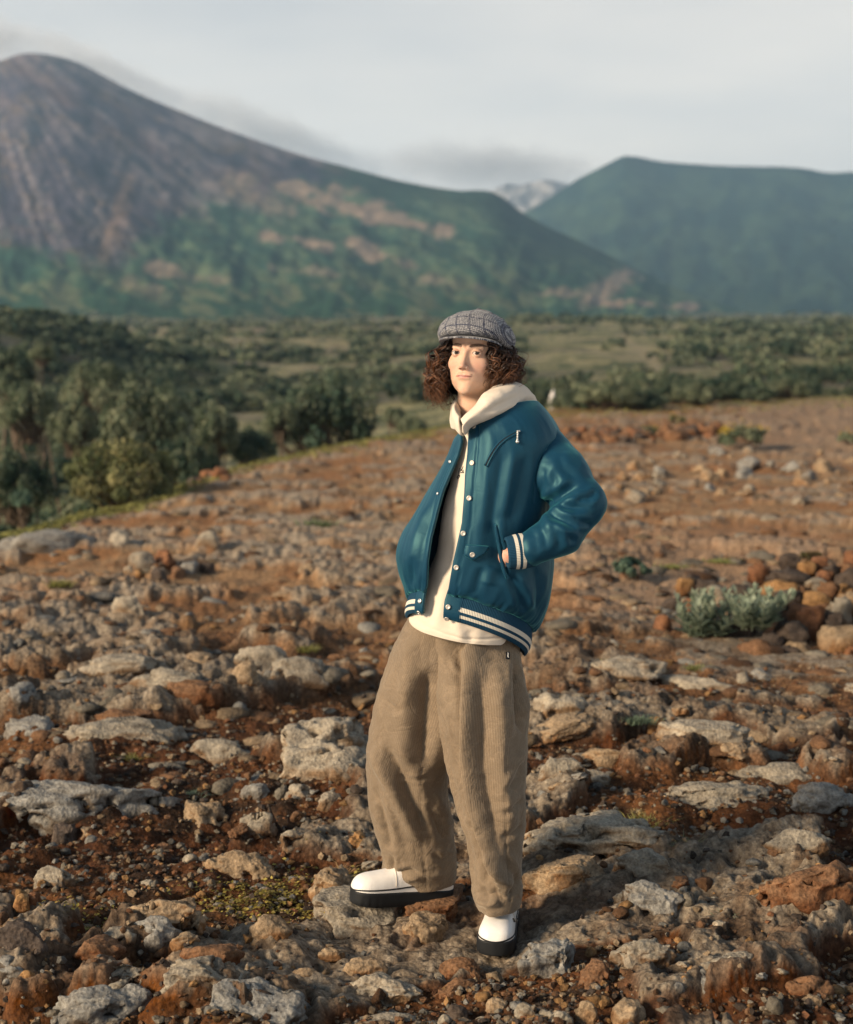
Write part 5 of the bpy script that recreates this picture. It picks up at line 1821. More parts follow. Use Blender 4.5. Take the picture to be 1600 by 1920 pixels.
m = NT('skin')
t = m.attr('tint')
P = m.pos()
n2 = m.noise(P, 60, 4, 0.6)
n3 = m.noise(P, 700, 2, 0.5)
c = m.mix(t, m.ramp(n2, [(0.3, (0.95, 0.93, 0.92)), (0.7, (1.04, 1.04, 1.04))]), 1.0, 'MULTIPLY')
M_SKIN = m.fin(c, m.math('SUBTRACT', 0.58, m.math('MULTIPLY', m.attr('gloss', 'Fac'), 0.46)), m.bump(n3, 0.10, 0.0005), 0.28, Subsurface_Weight=0.25, Subsurface_Radius=(0.010, 0.004, 0.002), Subsurface_Scale=0.6)
m = NT('brown hair')
M_HAIR = m.fin(m.attr('tint'), 0.42, None, 0.45)

# ------------------------------------------------------------------ head frame
YAW, NOD = R(-21), R(5)
RH = np.array((Matrix.Rotation(YAW, 3, 'Z') @ Matrix.Rotation(-NOD, 3, 'X') @ Matrix.Rotation(R(1.5), 3, 'Y')))
EYE_MID = at(873.5, 661.5, 4.53)
HC = EYE_MID - RH @ np.array([0, -0.086, 0])


def head_w(q):
    """head frame (metres) to world"""
    return np.asarray(q) @ RH.T + HC


EX, EYD, EZ = 31.0, -76.0, 0.0


def head_sdf(p):
    x = np.abs(p[..., 0])
    q = np.stack([x, p[..., 1], p[..., 2]], -1)
    d = ell(p, (0, 14, 46), (74, 93, 80))
    d = smin(d, ell(p, (0, -26, -32), (61, 65, 86)), 18)
    d = smin(d, ell(p, (0, -40, -80), (38, 46, 37)), 20)
    d = smin(d, ell(q, (33, -24, -58), (17, 30, 30)), 26)
    d = smin(d, ell(p, (0, -79, -103), (17, 13, 14)), 16)
    d = smin(d, ell(q, (38, -58, -28), (18, 15, 15)), 22)
    d = smin(d, cone(q, (9, -83, 17), (41, -69, 17), 5.0, 4.4), 15)
    d = smin(d, ell(p, (0, -71.5, -67), (29, 23, 25)), 16)
    d = smax(d, -ell(q, (EX, -98.5, 0.5), (18, 12.5, 10.5)), 10)
    d = smin(d, cone(p, (0, -87, 5), (0, -105.5, -33), 5.8, 7.2), 12)
    d = smin(d, ell(p, (0, -109.5, -38.5), (8.2, 8.8, 7.6)), 6)
    d = smin(d, ell(q, (10.0, -99.5, -42.5), (6.0, 8.6, 6.2)), 4)
    d = smax(d, -ell(q, (5.6, -103.5, -49.0), (3.2, 6, 4)), 1.6)
    d = smin(d, ell(q, (7.5, -92.3, -62.3), (14, 6.0, 4.0)), 6)
    d = smin(d, ell(p, (0, -91.8, -71.3), (17, 7.2, 5.2)), 6)
    d = smax(d, -ell(p, (0, -105, -83), (19, 9, 5)), 8)
    d = smax(d, -ell(p, (0, -105, -54), (3, 6, 7)), 4)
    # lids, then the eye opening, then the ball
    eb = np.linalg.norm(q - np.array([EX, EYD, EZ]), axis=-1)
    d = smin(d, eb - 13.7, 3.0)
    al = ell(q, (EX - 0.3, -92, -0.6), (13.0, 16, 4.7))
    d = smax(d, -al, 0.8)
    d = np.minimum(d, eb - 12.0)
    d = smin(d, ell(q, (73, 10, -20), (6, 16, 29)), 5)
    d = smin(d, cone(p, (0, 16, -80), (0, 34, -215), 51, 56), 20)
    d = smax(d, -(p[..., 2] + 205), 4)
    return d


hV, hF = snets(head_sdf, (-90, -132, -212), (90, 118, 136), 1.55, 5)
x, y, z = hV.T
ax_ = np.abs(x)
hN = vnormals(hV, hF)
hp = hV / 1000
skin = mixc((0.52, 0.335, 0.242), (0.56, 0.36, 0.255), sst(-0.2, 0.2, fbm(hp, 40, 3, seed=5)))
skin = mixc(skin, (0.54, 0.265, 0.195), 0.6 * np.exp(-(((ax_ - 40) / 20) ** 2 + ((z + 38) / 18) ** 2)) * (y < -20))
skin = mixc(skin, (0.58, 0.30, 0.22), 0.5 * np.exp(-((x / 12) ** 2 + ((z + 40) / 10) ** 2)) * (y < -90))
eq = np.stack([ax_, y, z], -1)
skin = mixc(skin, (0.46, 0.27, 0.20), 0.5 * np.exp(-(((ax_ - 31) / 19) ** 2 + ((z - 1) / 10) ** 2)) * (y < -60))
# lips
lipU = (ell(eq, (7.5, -93.5, -62.6), (16.5, 12, 4.6)) < 0.3) & (z < -59.2 - 0.10 * np.abs(ax_ - 6))
lipL = ell(hV, (0, -93.0, -70.6), (18.5, 14, 5.4)) < 0.3
lipz = z + 66.4 + 0.0012 * ax_ ** 2
lip = sst(1.2, -0.2, lipz - 4.6 * (1 - ((ax_ - 5) / 19) ** 2)) * sst(-7.6, -6.2, lipz / np.maximum(1 - (ax_ / 22) ** 2, 0.05)) * sst(23.5, 21, ax_) * (y < -78)
skin = mixc(skin, (0.45, 0.20, 0.165), 0.85 * lip)
skin = mixc(skin, (0.16, 0.055, 0.045), 0.9 * ((np.abs(z + 66.4 + 0.0012 * ax_ ** 2) < 1.1) & (ax_ < 24.5) & (y < -82)))
# brows
bz = 18.0 + 5.2 * np.sin(np.clip((ax_ - 11) / 42, 0, 1) * 2.35) - 0.0 * x
bw = 5.4 * sst(9, 16, ax_) * (0.25 + 0.75 * sst(54, 30, ax_)) + 0.2
br = sst(1.25, 0.55, np.abs(z - bz) / bw) * (ax_ > 11) * (ax_ < 54) * (y < -40)
skin = mixc(skin, (0.022, 0.014, 0.010), 0.93 * br * (0.75 + 0.25 * sst(-0.1, 0.2, pn(hp, 500, seed=4))))
# eyes
eb = np.linalg.norm(eq - np.array([EX, EYD, EZ]), axis=-1)
al = ell(eq, (EX - 0.3, -92, -0.6), (13.0, 16, 4.7))
ball = (eb < 12.75) & (al < 0.25) & (y < -70)
camL = RH.T @ (np.array([0, 0, EYE]) - HC) * 1000
gz = np.zeros(len(hV))
for sx in (-1, 1):
    c_ = np.array([sx * EX, EYD, EZ])
    g_ = camL - c_
    g_ /= np.linalg.norm(g_)
    dd = np.linalg.norm(hV - (c_ + g_ * 12), axis=-1)
    s_ = ball & (np.sign(x) == sx)
    skin[s_] = (0.43, 0.385, 0.35)
    skin[s_ & (dd < 6.6)] = (0.045, 0.026, 0.016)
    skin[s_ & (dd < 3.0)] = (0.004, 0.004, 0.004)
    corner = s_ & (np.abs(ax_ - EX) > 10.5)
    skin[corner] = (0.42, 0.24, 0.19)
lash = (~ball) & (np.abs(al) < 1.5) & (z > -1.2 + 0.10 * np.abs(ax_ - 20)) & (y < -70)
skin[lash] = (0.018, 0.010, 0.008)
lash2 = (~ball) & (np.abs(al) < 0.8) & (z <= -1) & (y < -70)
skin[lash2] = skin[lash2] * 0.5
crease = np.exp(-((z - 8.0 + 0.012 * (ax_ - 31) ** 2) / 1.0) ** 2) * (np.abs(ax_ - 31) < 15) * (y < -66)
skin = mixc(skin, (0.27, 0.135, 0.095), 0.55 * crease)
nost = ell(eq, (5.6, -103.5, -49.0), (4.2, 6.6, 4.6)) < 0.2
skin = mixc(skin, (0.10, 0.035, 0.025), 0.85 * (nost & (hN[:, 2] < 0.3)))
gloss = ball * 1.0 + 0.35 * lip

BJ_V, BJ_F, BJ_C, BJ_G = [head_w(hV / 1000)], [hF], [skin], [gloss]


# hand (his left) reaching into the jacket pocket
def hand_sdf(p):
    d = cone(p, WR, PALM, 0.024, 0.026)
    q = p.copy()
    d = smin(d, cone(p, PALM, KN[1], 0.025, 0.018), 0.012)
    d = smin(d, cone(p, PALM + (KN[0] - KN[1]) * 0.5, PALM + (KN[3] - KN[1]) * 0.5, 0.021, 0.021), 0.012)
    for k in range(4):
        e1 = KN[k] + FD * FL[k] * 0.45
        e2 = e1 + FD2 * FL[k] * 0.35
        e3 = e2 + FD3 * FL[k] * 0.28
        f = smin(cone(p, KN[k], e1, 0.0108, 0.0092), cone(p, e1, e2, 0.0092, 0.0082), 0.003)
        f = smin(f, cone(p, e2, e3, 0.0082, 0.0070), 0.003)
        d = smin(d, cone(p, PALM * 0.6 + KN[k] * 0.4, KN[k], 0.012, 0.0125), 0.006)
        d = smin(d, f, 0.004)
    d = smin(d, cone(p, PALM + np.array([0, 0, 0.028]), THM, 0.014, 0.0115), 0.012)
    d = smin(d, cone(p, THM, THT, 0.0112, 0.0088), 0.005)
    return d


WR, PALM = at(985, 1036, 4.425), at(952, 1041, 4.450)
KN = [at(px_, py_, yy) for px_, py_, yy in ((947, 1021, 4.480), (946, 1034, 4.472), (947, 1047, 4.474), (949, 1059, 4.482))]
FD = np.array([-0.72, 0.55, -0.40])
FD2 = np.array([-0.55, 0.78, -0.30])
FD3 = np.array([-0.35, 0.90, -0.20])
FL = [0.070, 0.078, 0.073, 0.058]
THM, THT = at(936, 1010, 4.505), at(920, 1012, 4.55)
lo = np.min([WR, PALM, THT] + [k + FD * 0.1 for k in KN], axis=0) - 0.05
hi = np.max([WR, PALM, THT] + KN + [k + FD * 0.1 for k in KN], axis=0) + 0.05
V, F = snets(hand_sdf, lo, hi, 0.0022, 4)
BJ_V.append(V)
BJ_F.append(F + len(BJ_V[0]))
BJ_C.append(mixc((0.56, 0.34, 0.25), (0.56, 0.27, 0.19), sst(-0.2, 0.3, fbm(V, 60, 3, seed=8))))
BJ_G.append(np.zeros(len(V)))

# trunk, arms and legs inside the clothes
SHL_, SHR_ = at(985, 868, 4.56), at(890, 862, 4.72)
HIPL, HIPR = at(905, 1190, 4.57), at(850, 1190, 4.68)
KNL, KNR = at(915, 1450, 4.52), at(770, 1440, 4.68)
ANL, ANR = at(935, 1690, 4.50), at(800, 1640, 4.76)
ELL, ELR = at(1085, 945, 4.50), at(850, 965, 4.82)
CH, PE = at(915, 900, 4.63), at(885, 1150, 4.63)


def body_sdf(p):
    d = cone(p, CH, PE, 0.095, 0.080)
    d = smin(d, cone(p, SHL_, SHR_, 0.042, 0.042), 0.04)
    d = smin(d, cone(p, CH, head_w([0, 0.03, -0.17]), 0.06, 0.045), 0.05)
    d = smin(d, cone(p, SHL_, ELL, 0.040, 0.036), 0.02)
    d = smin(d, cone(p, ELL, WR, 0.036, 0.026), 0.01)
    d = smin(d, cone(p, SHR_, ELR, 0.045, 0.036), 0.03)
    d = smin(d, cone(p, ELR, at(815, 1040, 4.72), 0.034, 0.024), 0.01)
    for a, b, c_ in ((HIPL, KNL, ANL), (HIPR, KNR, ANR)):
        d = smin(d, cone(p, a, b, 0.058, 0.048), 0.02)
        d = smin(d, cone(p, b, c_, 0.048, 0.034), 0.01)
    return d


V, F = snets(body_sdf, (-0.15, 4.3, 0.0), (0.62, 5.0, 1.55), 0.012, 3)
n0 = len(BJ_V[0]) + len(BJ_V[1])
BJ_V.append(V)
BJ_F.append(F + n0)
BJ_C.append(np.tile([0.58, 0.37, 0.27], (len(V), 1)))
BJ_G.append(np.zeros(len(V)))
person = obj('person', np.concatenate(BJ_V), np.concatenate(BJ_F), M_SKIN, col=np.concatenate(BJ_C), attrs={'gloss': np.concatenate(BJ_G)},
             label='curly haired person in checked cap, teal bomber jacket and wide tan corduroys, hand in pocket', cat='person')

# ------------------------------------------------------------------ hair
r = np.random.default_rng(2024)
hair = Join()
def lock(phi, z0, lay, n_str, spread, thick, fuzz=0.0):
    ph = R(phi)
    fr, sn = math.cos(ph), math.sin(ph)
    left = sn < 0                                 # viewer's left
    root = np.array([sn * 0.074, 0.010 - fr * 0.092, z0])
    if fr > 0.5:
        root[1] += 0.010
    out = (0.022 + 0.048 * lay + fuzz) * (1.0 if left else 0.86) * (0.70 if fr > 0.5 else 1)
    zend = (-0.146 if left else -0.094) if abs(sn) > 0.4 else -0.125
    zend = z0 + (zend - z0) * r.uniform(0.5, 1.03) + r.normal(0, 0.005)
    n = 46
    t = np.linspace(0, 1, n)
    od = np.array([sn, -fr * 0.9, 0])
    swell = np.sin(np.clip(1.25 * t, 0, 1) * np.pi / 2) * (1 - 0.20 * sst(0.6, 1, t))
    base = root + od * (out * swell)[:, None]
    base[:, 2] = z0 + (zend - z0) * t ** 1.05
    base += r.normal(0, 0.009, 3) * t[:, None] ** 1.5
    a = r.uniform(0.006, 0.0115)
    turns = r.uniform(2.3, 3.8) * abs(zend - z0) / 0.13
    w0, sg = r.uniform(0, 6.28), (1 if r.uniform() < 0.5 else -1)
    tang = np.array([fr, sn, 0])
    shade = r.uniform(0.6, 1.5)
    for _ in range(n_str):
        w = w0 + r.normal(0, 0.30) + 2 * np.pi * (turns + r.normal(0, 0.06)) * t * sg
        amp = a * r.uniform(0.78, 1.2) * (0.25 + 0.75 * sst(0.03, 0.35, t)) * (1 + 0.25 * t)
        P = base + r.normal(0, spread, 3) + r.normal(0, spread * 1.5, 3) * t[:, None]
        P = P + (np.cos(w) * amp)[:, None] * tang + (np.sin(w) * amp)[:, None] * (od * 0.95) + (0.45 * np.sin(w + 0.8) * amp)[:, None] * np.array([0, 0, 1.0])
        end = r.uniform(0.86, 1.0)
        rad = thick * r.uniform(0.6, 1.25) * (0.5 + 0.5 * sst(0, 0.12, t)) * (1 - 0.8 * sst(end - 0.25, end, t))
        V, F = tube(P, rad, 3, False)
        cc = mixc((0.013, 0.006, 0.004), (0.185, 0.076, 0.032), sst(0.1, 1.0, t) * r.uniform(0.35, 1.0) * (0.35 + 0.65 * lay))
        hair.add(head_w(V), F, np.repeat(cc * shade * r.uniform(0.8, 1.25), 3, 0))


def pick_phi():
    u = r.uniform()
    if u < 0.34:
        return r.uniform(40, 112)
    if u < 0.68:
        return -r.uniform(44, 112)
    return r.uniform(100, 260)


for k in range(290):
    lock(pick_phi(), r.uniform(-0.03, 0.06), r.uniform(0, 1) ** 0.7, 4, 0.0018, 0.0017)
for k in range(220):
    lock(pick_phi(), r.uniform(-0.03, 0.045), r.uniform(0.5, 1), 1, 0.003, 0.0007, r.uniform(0, 0.018))
# dense dark mass close to the scalp
th = np.linspace(R(58), R(302), 90)
zz = np.linspace(0.05, -0.115, 30)
TH, ZZ = np.meshgrid(th, zz)
lf = np.sin(TH) < 0
bot = np.where(lf, -0.125, np.where(np.abs(np.sin(TH)) > 0.4, -0.07, -0.105))
ZC = np.maximum(ZZ, bot)
rad = 0.008 + 0.022 * np.sin(np.clip((0.05 - ZC) / 0.14, 0, 1) * np.pi) - 0.022 * sst(0.03, 0.0, ZC - bot)
pp = np.stack([np.sin(TH) * (0.072 + rad), 0.012 - np.cos(TH) * (0.086 + rad), ZC], -1)
pp += 0.008 * pn(pp, 70, seed=3)[..., None] * np.stack([np.sin(TH), -np.cos(TH), 0 * TH], -1)
hair.add(head_w(pp.reshape(-1, 3)), gridF(30, 90), (0.013, 0.007, 0.005))
hair.obj('hair', M_HAIR, person)

# ------------------------------------------------------------------ cap
cap = bpy.data.objects.new('flat_cap', None)
COL.objects.link(cap)
cap.parent = person
nph, ns = 160, 46
PHI = np.linspace(0, 2 * np.pi, nph, endpoint=False)
S = np.linspace(0, 1, ns)
PH, SS = np.meshgrid(PHI, S)
c1 = np.cos(PH)
front = sst(0.1, 1.0, c1)
back = sst(0.1, 1.0, -c1)
zr = 25 + 22 * front - 10 * back
rim = 1 / np.sqrt((np.sin(PH) / 88) ** 2 + (np.cos(PH) / (103 + 5 * back)) ** 2)
zq = zr + 20 - 5 * front
Rm = rim + 21 + 10 * front - 4 * back
lowp = SS < 0.28
u1 = np.clip(SS / 0.28, 0, 1) * np.pi / 2
u2 = np.clip((SS - 0.28) / 0.72, 0, 1) * np.pi / 2
rho = np.where(lowp, rim + (Rm - rim) * np.sin(u1) ** 0.8, Rm * np.cos(u2) ** 1.18)
zc = np.where(lowp, zr + (zq - zr) * (1 - np.cos(u1)), zq + (131 - zq) * np.sin(u2) ** 1.05)
# eight panels: shallow seams, slight puff between them, soft dents
seam = np.exp(-((((PH * 8 / (2 * np.pi)) + 0.5) % 1 - 0.5) / 0.045) ** 2)
rho = rho * (1 - 0.016 * seam * sst(0.25, 0.45, SS))
cp = np.stack([np.sin(PH) * rho, 6 - np.cos(PH) * rho, zc], -1) / 1000
nn_ = np.stack([np.sin(PH), -np.cos(PH), 0.7 + 0 * PH], -1)
cp += nn_ * (0.0075 * fbm(cp, 17, 3, seed=44) * sst(0.1, 0.4, SS) * sst(1.0, 0.8, SS))[..., None]
cuv = np.stack([PH * 0.105, SS * 0.19], -1)
me_uv = np.stack([cp[..., 0] * 1.0 + 0.3 * cp[..., 2], cp[..., 1] * 0.6 + cp[..., 2]], -1)
V = np.concatenate([head_w(cp.reshape(-1, 3))])
F = gridF(ns, nph, True)
o = obj('cap_crown', V, F, M_TWEED, cap, uv=np.stack([me_uv.reshape(-1, 2)[:, 0], me_uv.reshape(-1, 2)[:, 1]], -1))
# brim
na_, nb_ = 60, 16
A_ = np.linspace(R(-66), R(66), na_)
T_ = np.linspace(0, 1, nb_)
AA2, TT = np.meshgrid(A_, T_)
rimA = 1 / np.sqrt((np.sin(AA2) / 90) ** 2 + (np.cos(AA2) / 105) ** 2)
ext = 40 * np.clip(np.cos(AA2 * 1.33), 0, 1) ** 0.75
rr2 = rimA - 8 + (ext + 8) * TT
zb_ = 37 + 9 * np.cos(AA2 * 1.1) - 7 * TT * np.cos(AA2) - 18 * (1 - np.cos(AA2 * 0.9)) * (0.4 + TT)
top = np.stack([np.sin(AA2) * rr2, 6 - np.cos(AA2) * rr2, zb_ + 2.5], -1) / 1000
bot_ = np.stack([np.sin(AA2) * rr2, 6 - np.cos(AA2) * rr2, zb_ - 2.5], -1) / 1000
prof = np.concatenate([top, bot_[::-1]], 0)
o = obj('brim', head_w(prof.reshape(-1, 3)), gridF(2 * nb_, na_), M_TWEED, cap, uv=np.stack([prof[..., 0].ravel(), prof[..., 1].ravel()], -1))
bt = np.linspace(0, np.pi / 2, 6)
bp = np.array([[math.cos(a) * 0.0085, math.sin(a) * 0.006] for a in bt])
th = np.linspace(0, 2 * np.pi, 16, endpoint=False)
V = np.stack([np.stack([r_ * np.cos(th), 0.006 + r_ * np.sin(th), 0.1295 + z_ + 0 * th], -1) for r_, z_ in bp]).reshape(-1, 3)
obj('button', head_w(V), gridF(6, 16, True), M_TWEED, cap, uv=V[:, :2])

# ------------------------------------------------------------------ hoodie
hoodie_rows = [
    (866, 790, 965, 772, 4.60, 0.07, 0), (862, 815, 1000, 800, 4.62, 0.12, 0), (855, 856, 1008, 845, 4.62, 0.150, 0), (842, 914, 1005, 910, 4.62, 0.158, 0),
    (831, 980, 1000, 980, 4.62, 0.168, 0), (826, 1021, 1000, 1025, 4.62, 0.168, 0), (813, 1050, 1000, 1060, 4.62, 0.165, 0), (803, 1075, 1000, 1095, 4.62, 0.158, 0),
    (787, 1118, 992, 1142, 4.62, 0.150, -.004), (769, 1155, 984, 1180, 4.62, 0.148, -.010), (768, 1163, 980, 1192, 4.62, 0.147, -.018)]
P, th, A = ringloft(hoodie_rows, 110, 150)
# shirt tail: the hem rises towards the side seam
px, py = proj(P)
tail = np.linspace(0, 1, 110)[:, None] ** 6
P[..., 2] += tail * (0.06 * sst(938, 968, px) ** 1.5 * (np.cos(th) > -0.2) + 0.05 * (np.cos(th) < -0.2))
N = gridN(P, True)
P = P - 0  # outward normals
out = np.sign((N * (P - P.mean(1, keepdims=True))).sum(-1).mean())
N = N * out
P = folds(P.reshape(-1, 3), N.reshape(-1, 3), [
    ('ridge', 12, .008, [(845, 900), (838, 980), (825, 1060)]), ('valley', 10, .008, [(860, 930), (850, 1010), (835, 1090)]),
    ('ridge', 14, .008, [(842, 1060), (825, 1120), (815, 1180)]), ('valley', 10, .007, [(822, 1100), (812, 1140), (806, 1180)]),
    ('ridge', 10, .006, [(858, 1130), (860, 1180), (866, 1208)]), ('valley', 9, .005, [(880, 1180), (884, 1210)]),
    ('=seam', 2.2, .003, [(769, 1152), (802, 1176), (835, 1189), (874, 1199), (912, 1199), (940, 1196)])])
P = P + N.reshape(-1, 3) * (0.004 * fbm(P, 8, 3, seed=17))[:, None]
u = np.broadcast_to(np.linspace(0, 1, 150), (110, 150))
hoodie = obj('hoodie', P, outward(P, gridF(110, 150, True), 110, 150), M_CREAM, person)
hm = hoodie.modifiers.new('thickness', 'SOLIDIFY')
hm.thickness, hm.offset = 0.006, -1
T_HOODIE = bvh(P, gridF(110, 150, True))

hood_rows = np.array([  # inner tuck, inner rim, crest, outer, outer tuck   (px, py, depth)
    [(868, 792, 4.49), (864, 786, 4.458), (868, 798, 4.432), (871, 813, 4.455), (873, 816, 4.48)],
    [(880, 784, 4.50), (872, 777, 4.462), (878, 786, 4.428), (884, 797, 4.448), (886, 800, 4.48)],
    [(897, 772, 4.52), (887, 763, 4.475), (898, 770, 4.432), (909, 786, 4.448), (911, 790, 4.49)],
    [(914, 752, 4.54), (905, 741, 4.50), (922, 750, 4.448), (939, 772, 4.462), (942, 777, 4.51)],
    [(932, 740, 4.57), (925, 726, 4.54), (949, 733, 4.484), (969, 760, 4.505), (972, 767, 4.54)],
    [(948, 736, 4.62), (950, 716, 4.60), (976, 721, 4.565), (994, 755, 4.58), (996, 764, 4.60)],
    [(945, 740, 4.68), (955, 718, 4.67), (992, 733, 4.67), (1019, 772, 4.665), (1016, 780, 4.67)],
    [(925, 745, 4.72), (935, 722, 4.73), (962, 738, 4.80), (985, 780, 4.85), (980, 795, 4.82)],
    [(900, 750, 4.73), (900, 728, 4.76), (900, 745, 4.85), (900, 785, 4.89), (900, 800, 4.85)],
    [(878, 756, 4.70), (868, 738, 4.71), (852, 752, 4.78), (848, 785, 4.79), (850, 800, 4.76)],
    [(868, 764, 4.64), (856, 752, 4.62), (848, 765, 4.64), (849, 792, 4.64), (852, 805, 4.64)],
    [(864, 775, 4.55), (853, 765, 4.53), (848, 776, 4.52), (850, 800, 4.52), (856, 806, 4.54)],
    [(866, 790, 4.49), (862, 783, 4.470), (859, 796, 4.455), (863, 815, 4.462), (868, 818, 4.48)],
], float)
HP = at(hood_rows[..., 0], hood_rows[..., 1], hood_rows[..., 2])
a_ = np.linspace(0, 12, 140)
b_ = np.linspace(0, 4, 34)
H1 = np.stack([spl(np.arange(13), HP[:, k], a_) for k in range(5)], 1)
H2 = np.stack([spl(np.arange(5), H1[i], b_) for i in range(140)])
N = gridN(H2, False)
if (N[30, 17] @ (np.array([0, 0, EYE]) - H2[30, 17])) < 0:
    N = -N
P = folds(H2.reshape(-1, 3), N.reshape(-1, 3), [('valley', 6, .006, [(900, 778), (925, 766), (955, 750), (980, 740)]),
                                               ('ridge', 8, .004, [(905, 760), (925, 746), (945, 732)]), ('valley', 4, .008, [(982, 753), (995, 749), (1010, 756)])])
P = P + N.reshape(-1, 3) * (0.005 * fbm(P, 14, 3, seed=23))[:, None]
HF = gridF(140, 34)
if (vnormals(P, HF)[30 * 34 + 17] @ (np.array([0, 0, EYE]) - P[30 * 34 + 17])) < 0:
    HF = HF[:, ::-1]
hood = obj('hood', P, HF, M_CREAM, hoodie)
hm = hood.modifiers.new('thickness', 'SOLIDIFY')
hm.thickness, hm.offset = 0.007, -1
# embroidered script on the chest
J = Join()
for st_ in ([(863.0, 877.5), (861.6, 883), (860.6, 889), (860.9, 892.5), (863, 891), (862, 895), (859, 897), (858, 894.5), (860.5, 891.8)],
            [(869.3, 874.5), (867.3, 879.5), (866.2, 882.4), (864.6, 881.8), (866.4, 879.8)], [(869.8, 881.4), (868, 884.0), (870, 884.6)],
            [(864.6, 885.8), (866.2, 886.6), (866.8, 885.4)], [(867.6, 886.8), (869, 885.6), (870.6, 886.8)]):
    J.add(*path_on(T_HOODIE, st_, 0.0010, 0.0012, 26, 5))
J.obj('embroidered_script', M_THREAD, hoodie)

# ------------------------------------------------------------------ jacket
REDGE = [(700, 884), (765, 881), (793, 879), (851, 877), (892, 873), (925, 871), (980, 866), (1021, 857), (1057, 849), (1104, 841), (1126, 835), (1172, 831), (1250, 828)]
LEDGE = [(700, 866), (826, 864), (853, 857), (885, 843), (917, 830), (958, 819), (1007, 808), (1049, 802), (1115, 798), (1160, 794), (1250, 790)]
jr = [(869, 803, 1012, 760, 4.63, 0.13, 0.036), (862, 812, 1026, 774, 4.63, 0.160, 0.032), (853, 824, 1043, 797, 4.63, 0.185, 0.022), (841, 848, 1054, 828, 4.63, 0.198, 0.010), (822, 886, 1046, 872, 4.63, 0.20, 0),
      (797, 930, 1036, 930, 4.63, 0.20, 0), (775, 969, 1034, 985, 4.63, 0.20, 0.004), (753, 1002, 1037, 1030, 4.63, 0.20, 0.014), (742, 1038, 1039, 1062, 4.63, 0.20, 0.028), (747, 1072, 1036, 1096, 4.63, 0.20, 0.042),
      (757, 1100, 1028, 1136, 4.63, 0.197, 0.056), (763, 1114, 1014, 1170, 4.63, 0.188, 0.064), (768, 1119, 999, 1187, 4.63, 0.172, 0.070)]
MJ, NJ = 150, 260
P, th, A = ringloft(jr, MJ, NJ, (REDGE, LEDGE), 0.95)
N = gridN(P, False)
cen = P.mean(1, keepdims=True)
if (N * (P - cen)).sum() < 0:
    N = -N
V = P.reshape(-1, 3)
NV = N.reshape(-1, 3)
vv_ = np.repeat(np.linspace(0, 1, MJ), NJ)
uu_ = np.tile(np.linspace(0, 1, NJ), MJ)
# puckers where the cloth is gathered into the hem band
pk = np.exp(-((1 - vv_) / 0.10) ** 2) * np.clip((1 - vv_) / 0.02, 0, 1)
V = V + NV * (pk * 0.010 * (0.35 + fbm(np.stack([uu_ * 46, vv_ * 3, 0 * uu_], -1), 1.0, 2, seed=9)))[:, None]
V = V + NV * (0.006 * fbm(np.stack([uu_ * 16, vv_ * 2.2, 0 * uu_], -1), 1.0, 3, seed=13) * sst(0.05, 0.2, vv_))[:, None]
V = folds(V, NV, [
    ('=seam', 1.6, .004, [(897, 800), (894, 851), (890, 892), (887, 930), (882, 985), (873, 1025), (864, 1060), (858, 1104), (856, 1126)]),
    ('=seam', 1.5, .003, [(852, 850), (836, 885), (822, 917), (811, 958), (799, 1007), (793, 1049), (788, 1110)]),
    ('ridge', 13, .0060, [(925, 800), (912, 900), (900, 1000), (893, 1060)]), ('valley', 11, .0055, [(945, 835), (930, 930), (918, 1010)]),
    ('ridge', 10, .0044, [(968, 830), (956, 900), (942, 985)]), ('valley', 12, .0055, [(985, 850), (972, 920), (955, 985)]),
    ('valley', 9, .0055, [(905, 1060), (898, 1090), (890, 1122)]), ('ridge', 12, .0055, [(925, 1060), (915, 1100)]),
    ('cliff', 9, .010, [(928, 970), (937, 1000), (944, 1030), (950, 1060), (958, 1090)]),
    ('valley', 8, .0088, [(955, 1075), (972, 1112), (985, 1150)]), ('ridge', 10, .0066, [(972, 1070), (990, 1110), (1000, 1150)]), ('valley', 9, .0077, [(1005, 1060), (1010, 1110), (1006, 1155)]),
    ('ridge', 12, .0055, [(800, 940), (778, 1010), (765, 1080)]), ('valley', 9, .0044, [(815, 940), (795, 1010), (782, 1090)]), ('valley', 8, .0038, [(775, 1040), (772, 1100)]),
    ('=seam', 1.8, .004, [(1061, 823), (1042, 828), (1025, 840), (1012, 868), (1004, 900), (1000, 940)]),
])
JF = outward(V, gridF(MJ, NJ), MJ, NJ)
jacket = bpy.data.objects.new('bomber_jacket', None)
COL.objects.link(jacket)
jacket.parent = person
shell = obj('jacket_body', V, JF, [M_SATIN, M_LINING], jacket)
sm_ = shell.modifiers.new('thickness', 'SOLIDIFY')
sm_.thickness, sm_.offset, sm_.material_offset, sm_.use_rim = 0.009, -1, 1, True
T_JACKET = bvh(V, JF)

# hem band
br_ = [(769, 1113, 998, 1180, 4.63, 0.166, 0.072), (764, 1136, 994, 1208, 4.63, 0.172, 0.072), (762, 1152, 988, 1222, 4.63, 0.171, 0.070), (763, 1160, 984, 1231, 4.63, 0.168, 0.068)]
P, th, A = ringloft(br_, 26, 240, (REDGE, LEDGE), 0.95)
N = gridN(P, False)
if (N * (P - P.mean(1, keepdims=True))).sum() < 0:
    N = -N
vb = np.linspace(0, 1, 26)[:, None]
P = P + N * (0.005 * np.sin(vb * np.pi))[..., None]
px, py = proj(P)
arc = np.concatenate([np.zeros((26, 1)), np.cumsum(np.linalg.norm(np.diff(P, axis=1), axis=2), 1)], 1)
plk = ((arc < 0.047) | (arc > arc[:, -1:] - 0.036))
stripe = 1.0 - plk
P = P + N * (0.0025 * sst(0.5, 0.51, plk))[..., None]
V = P.reshape(-1, 3)
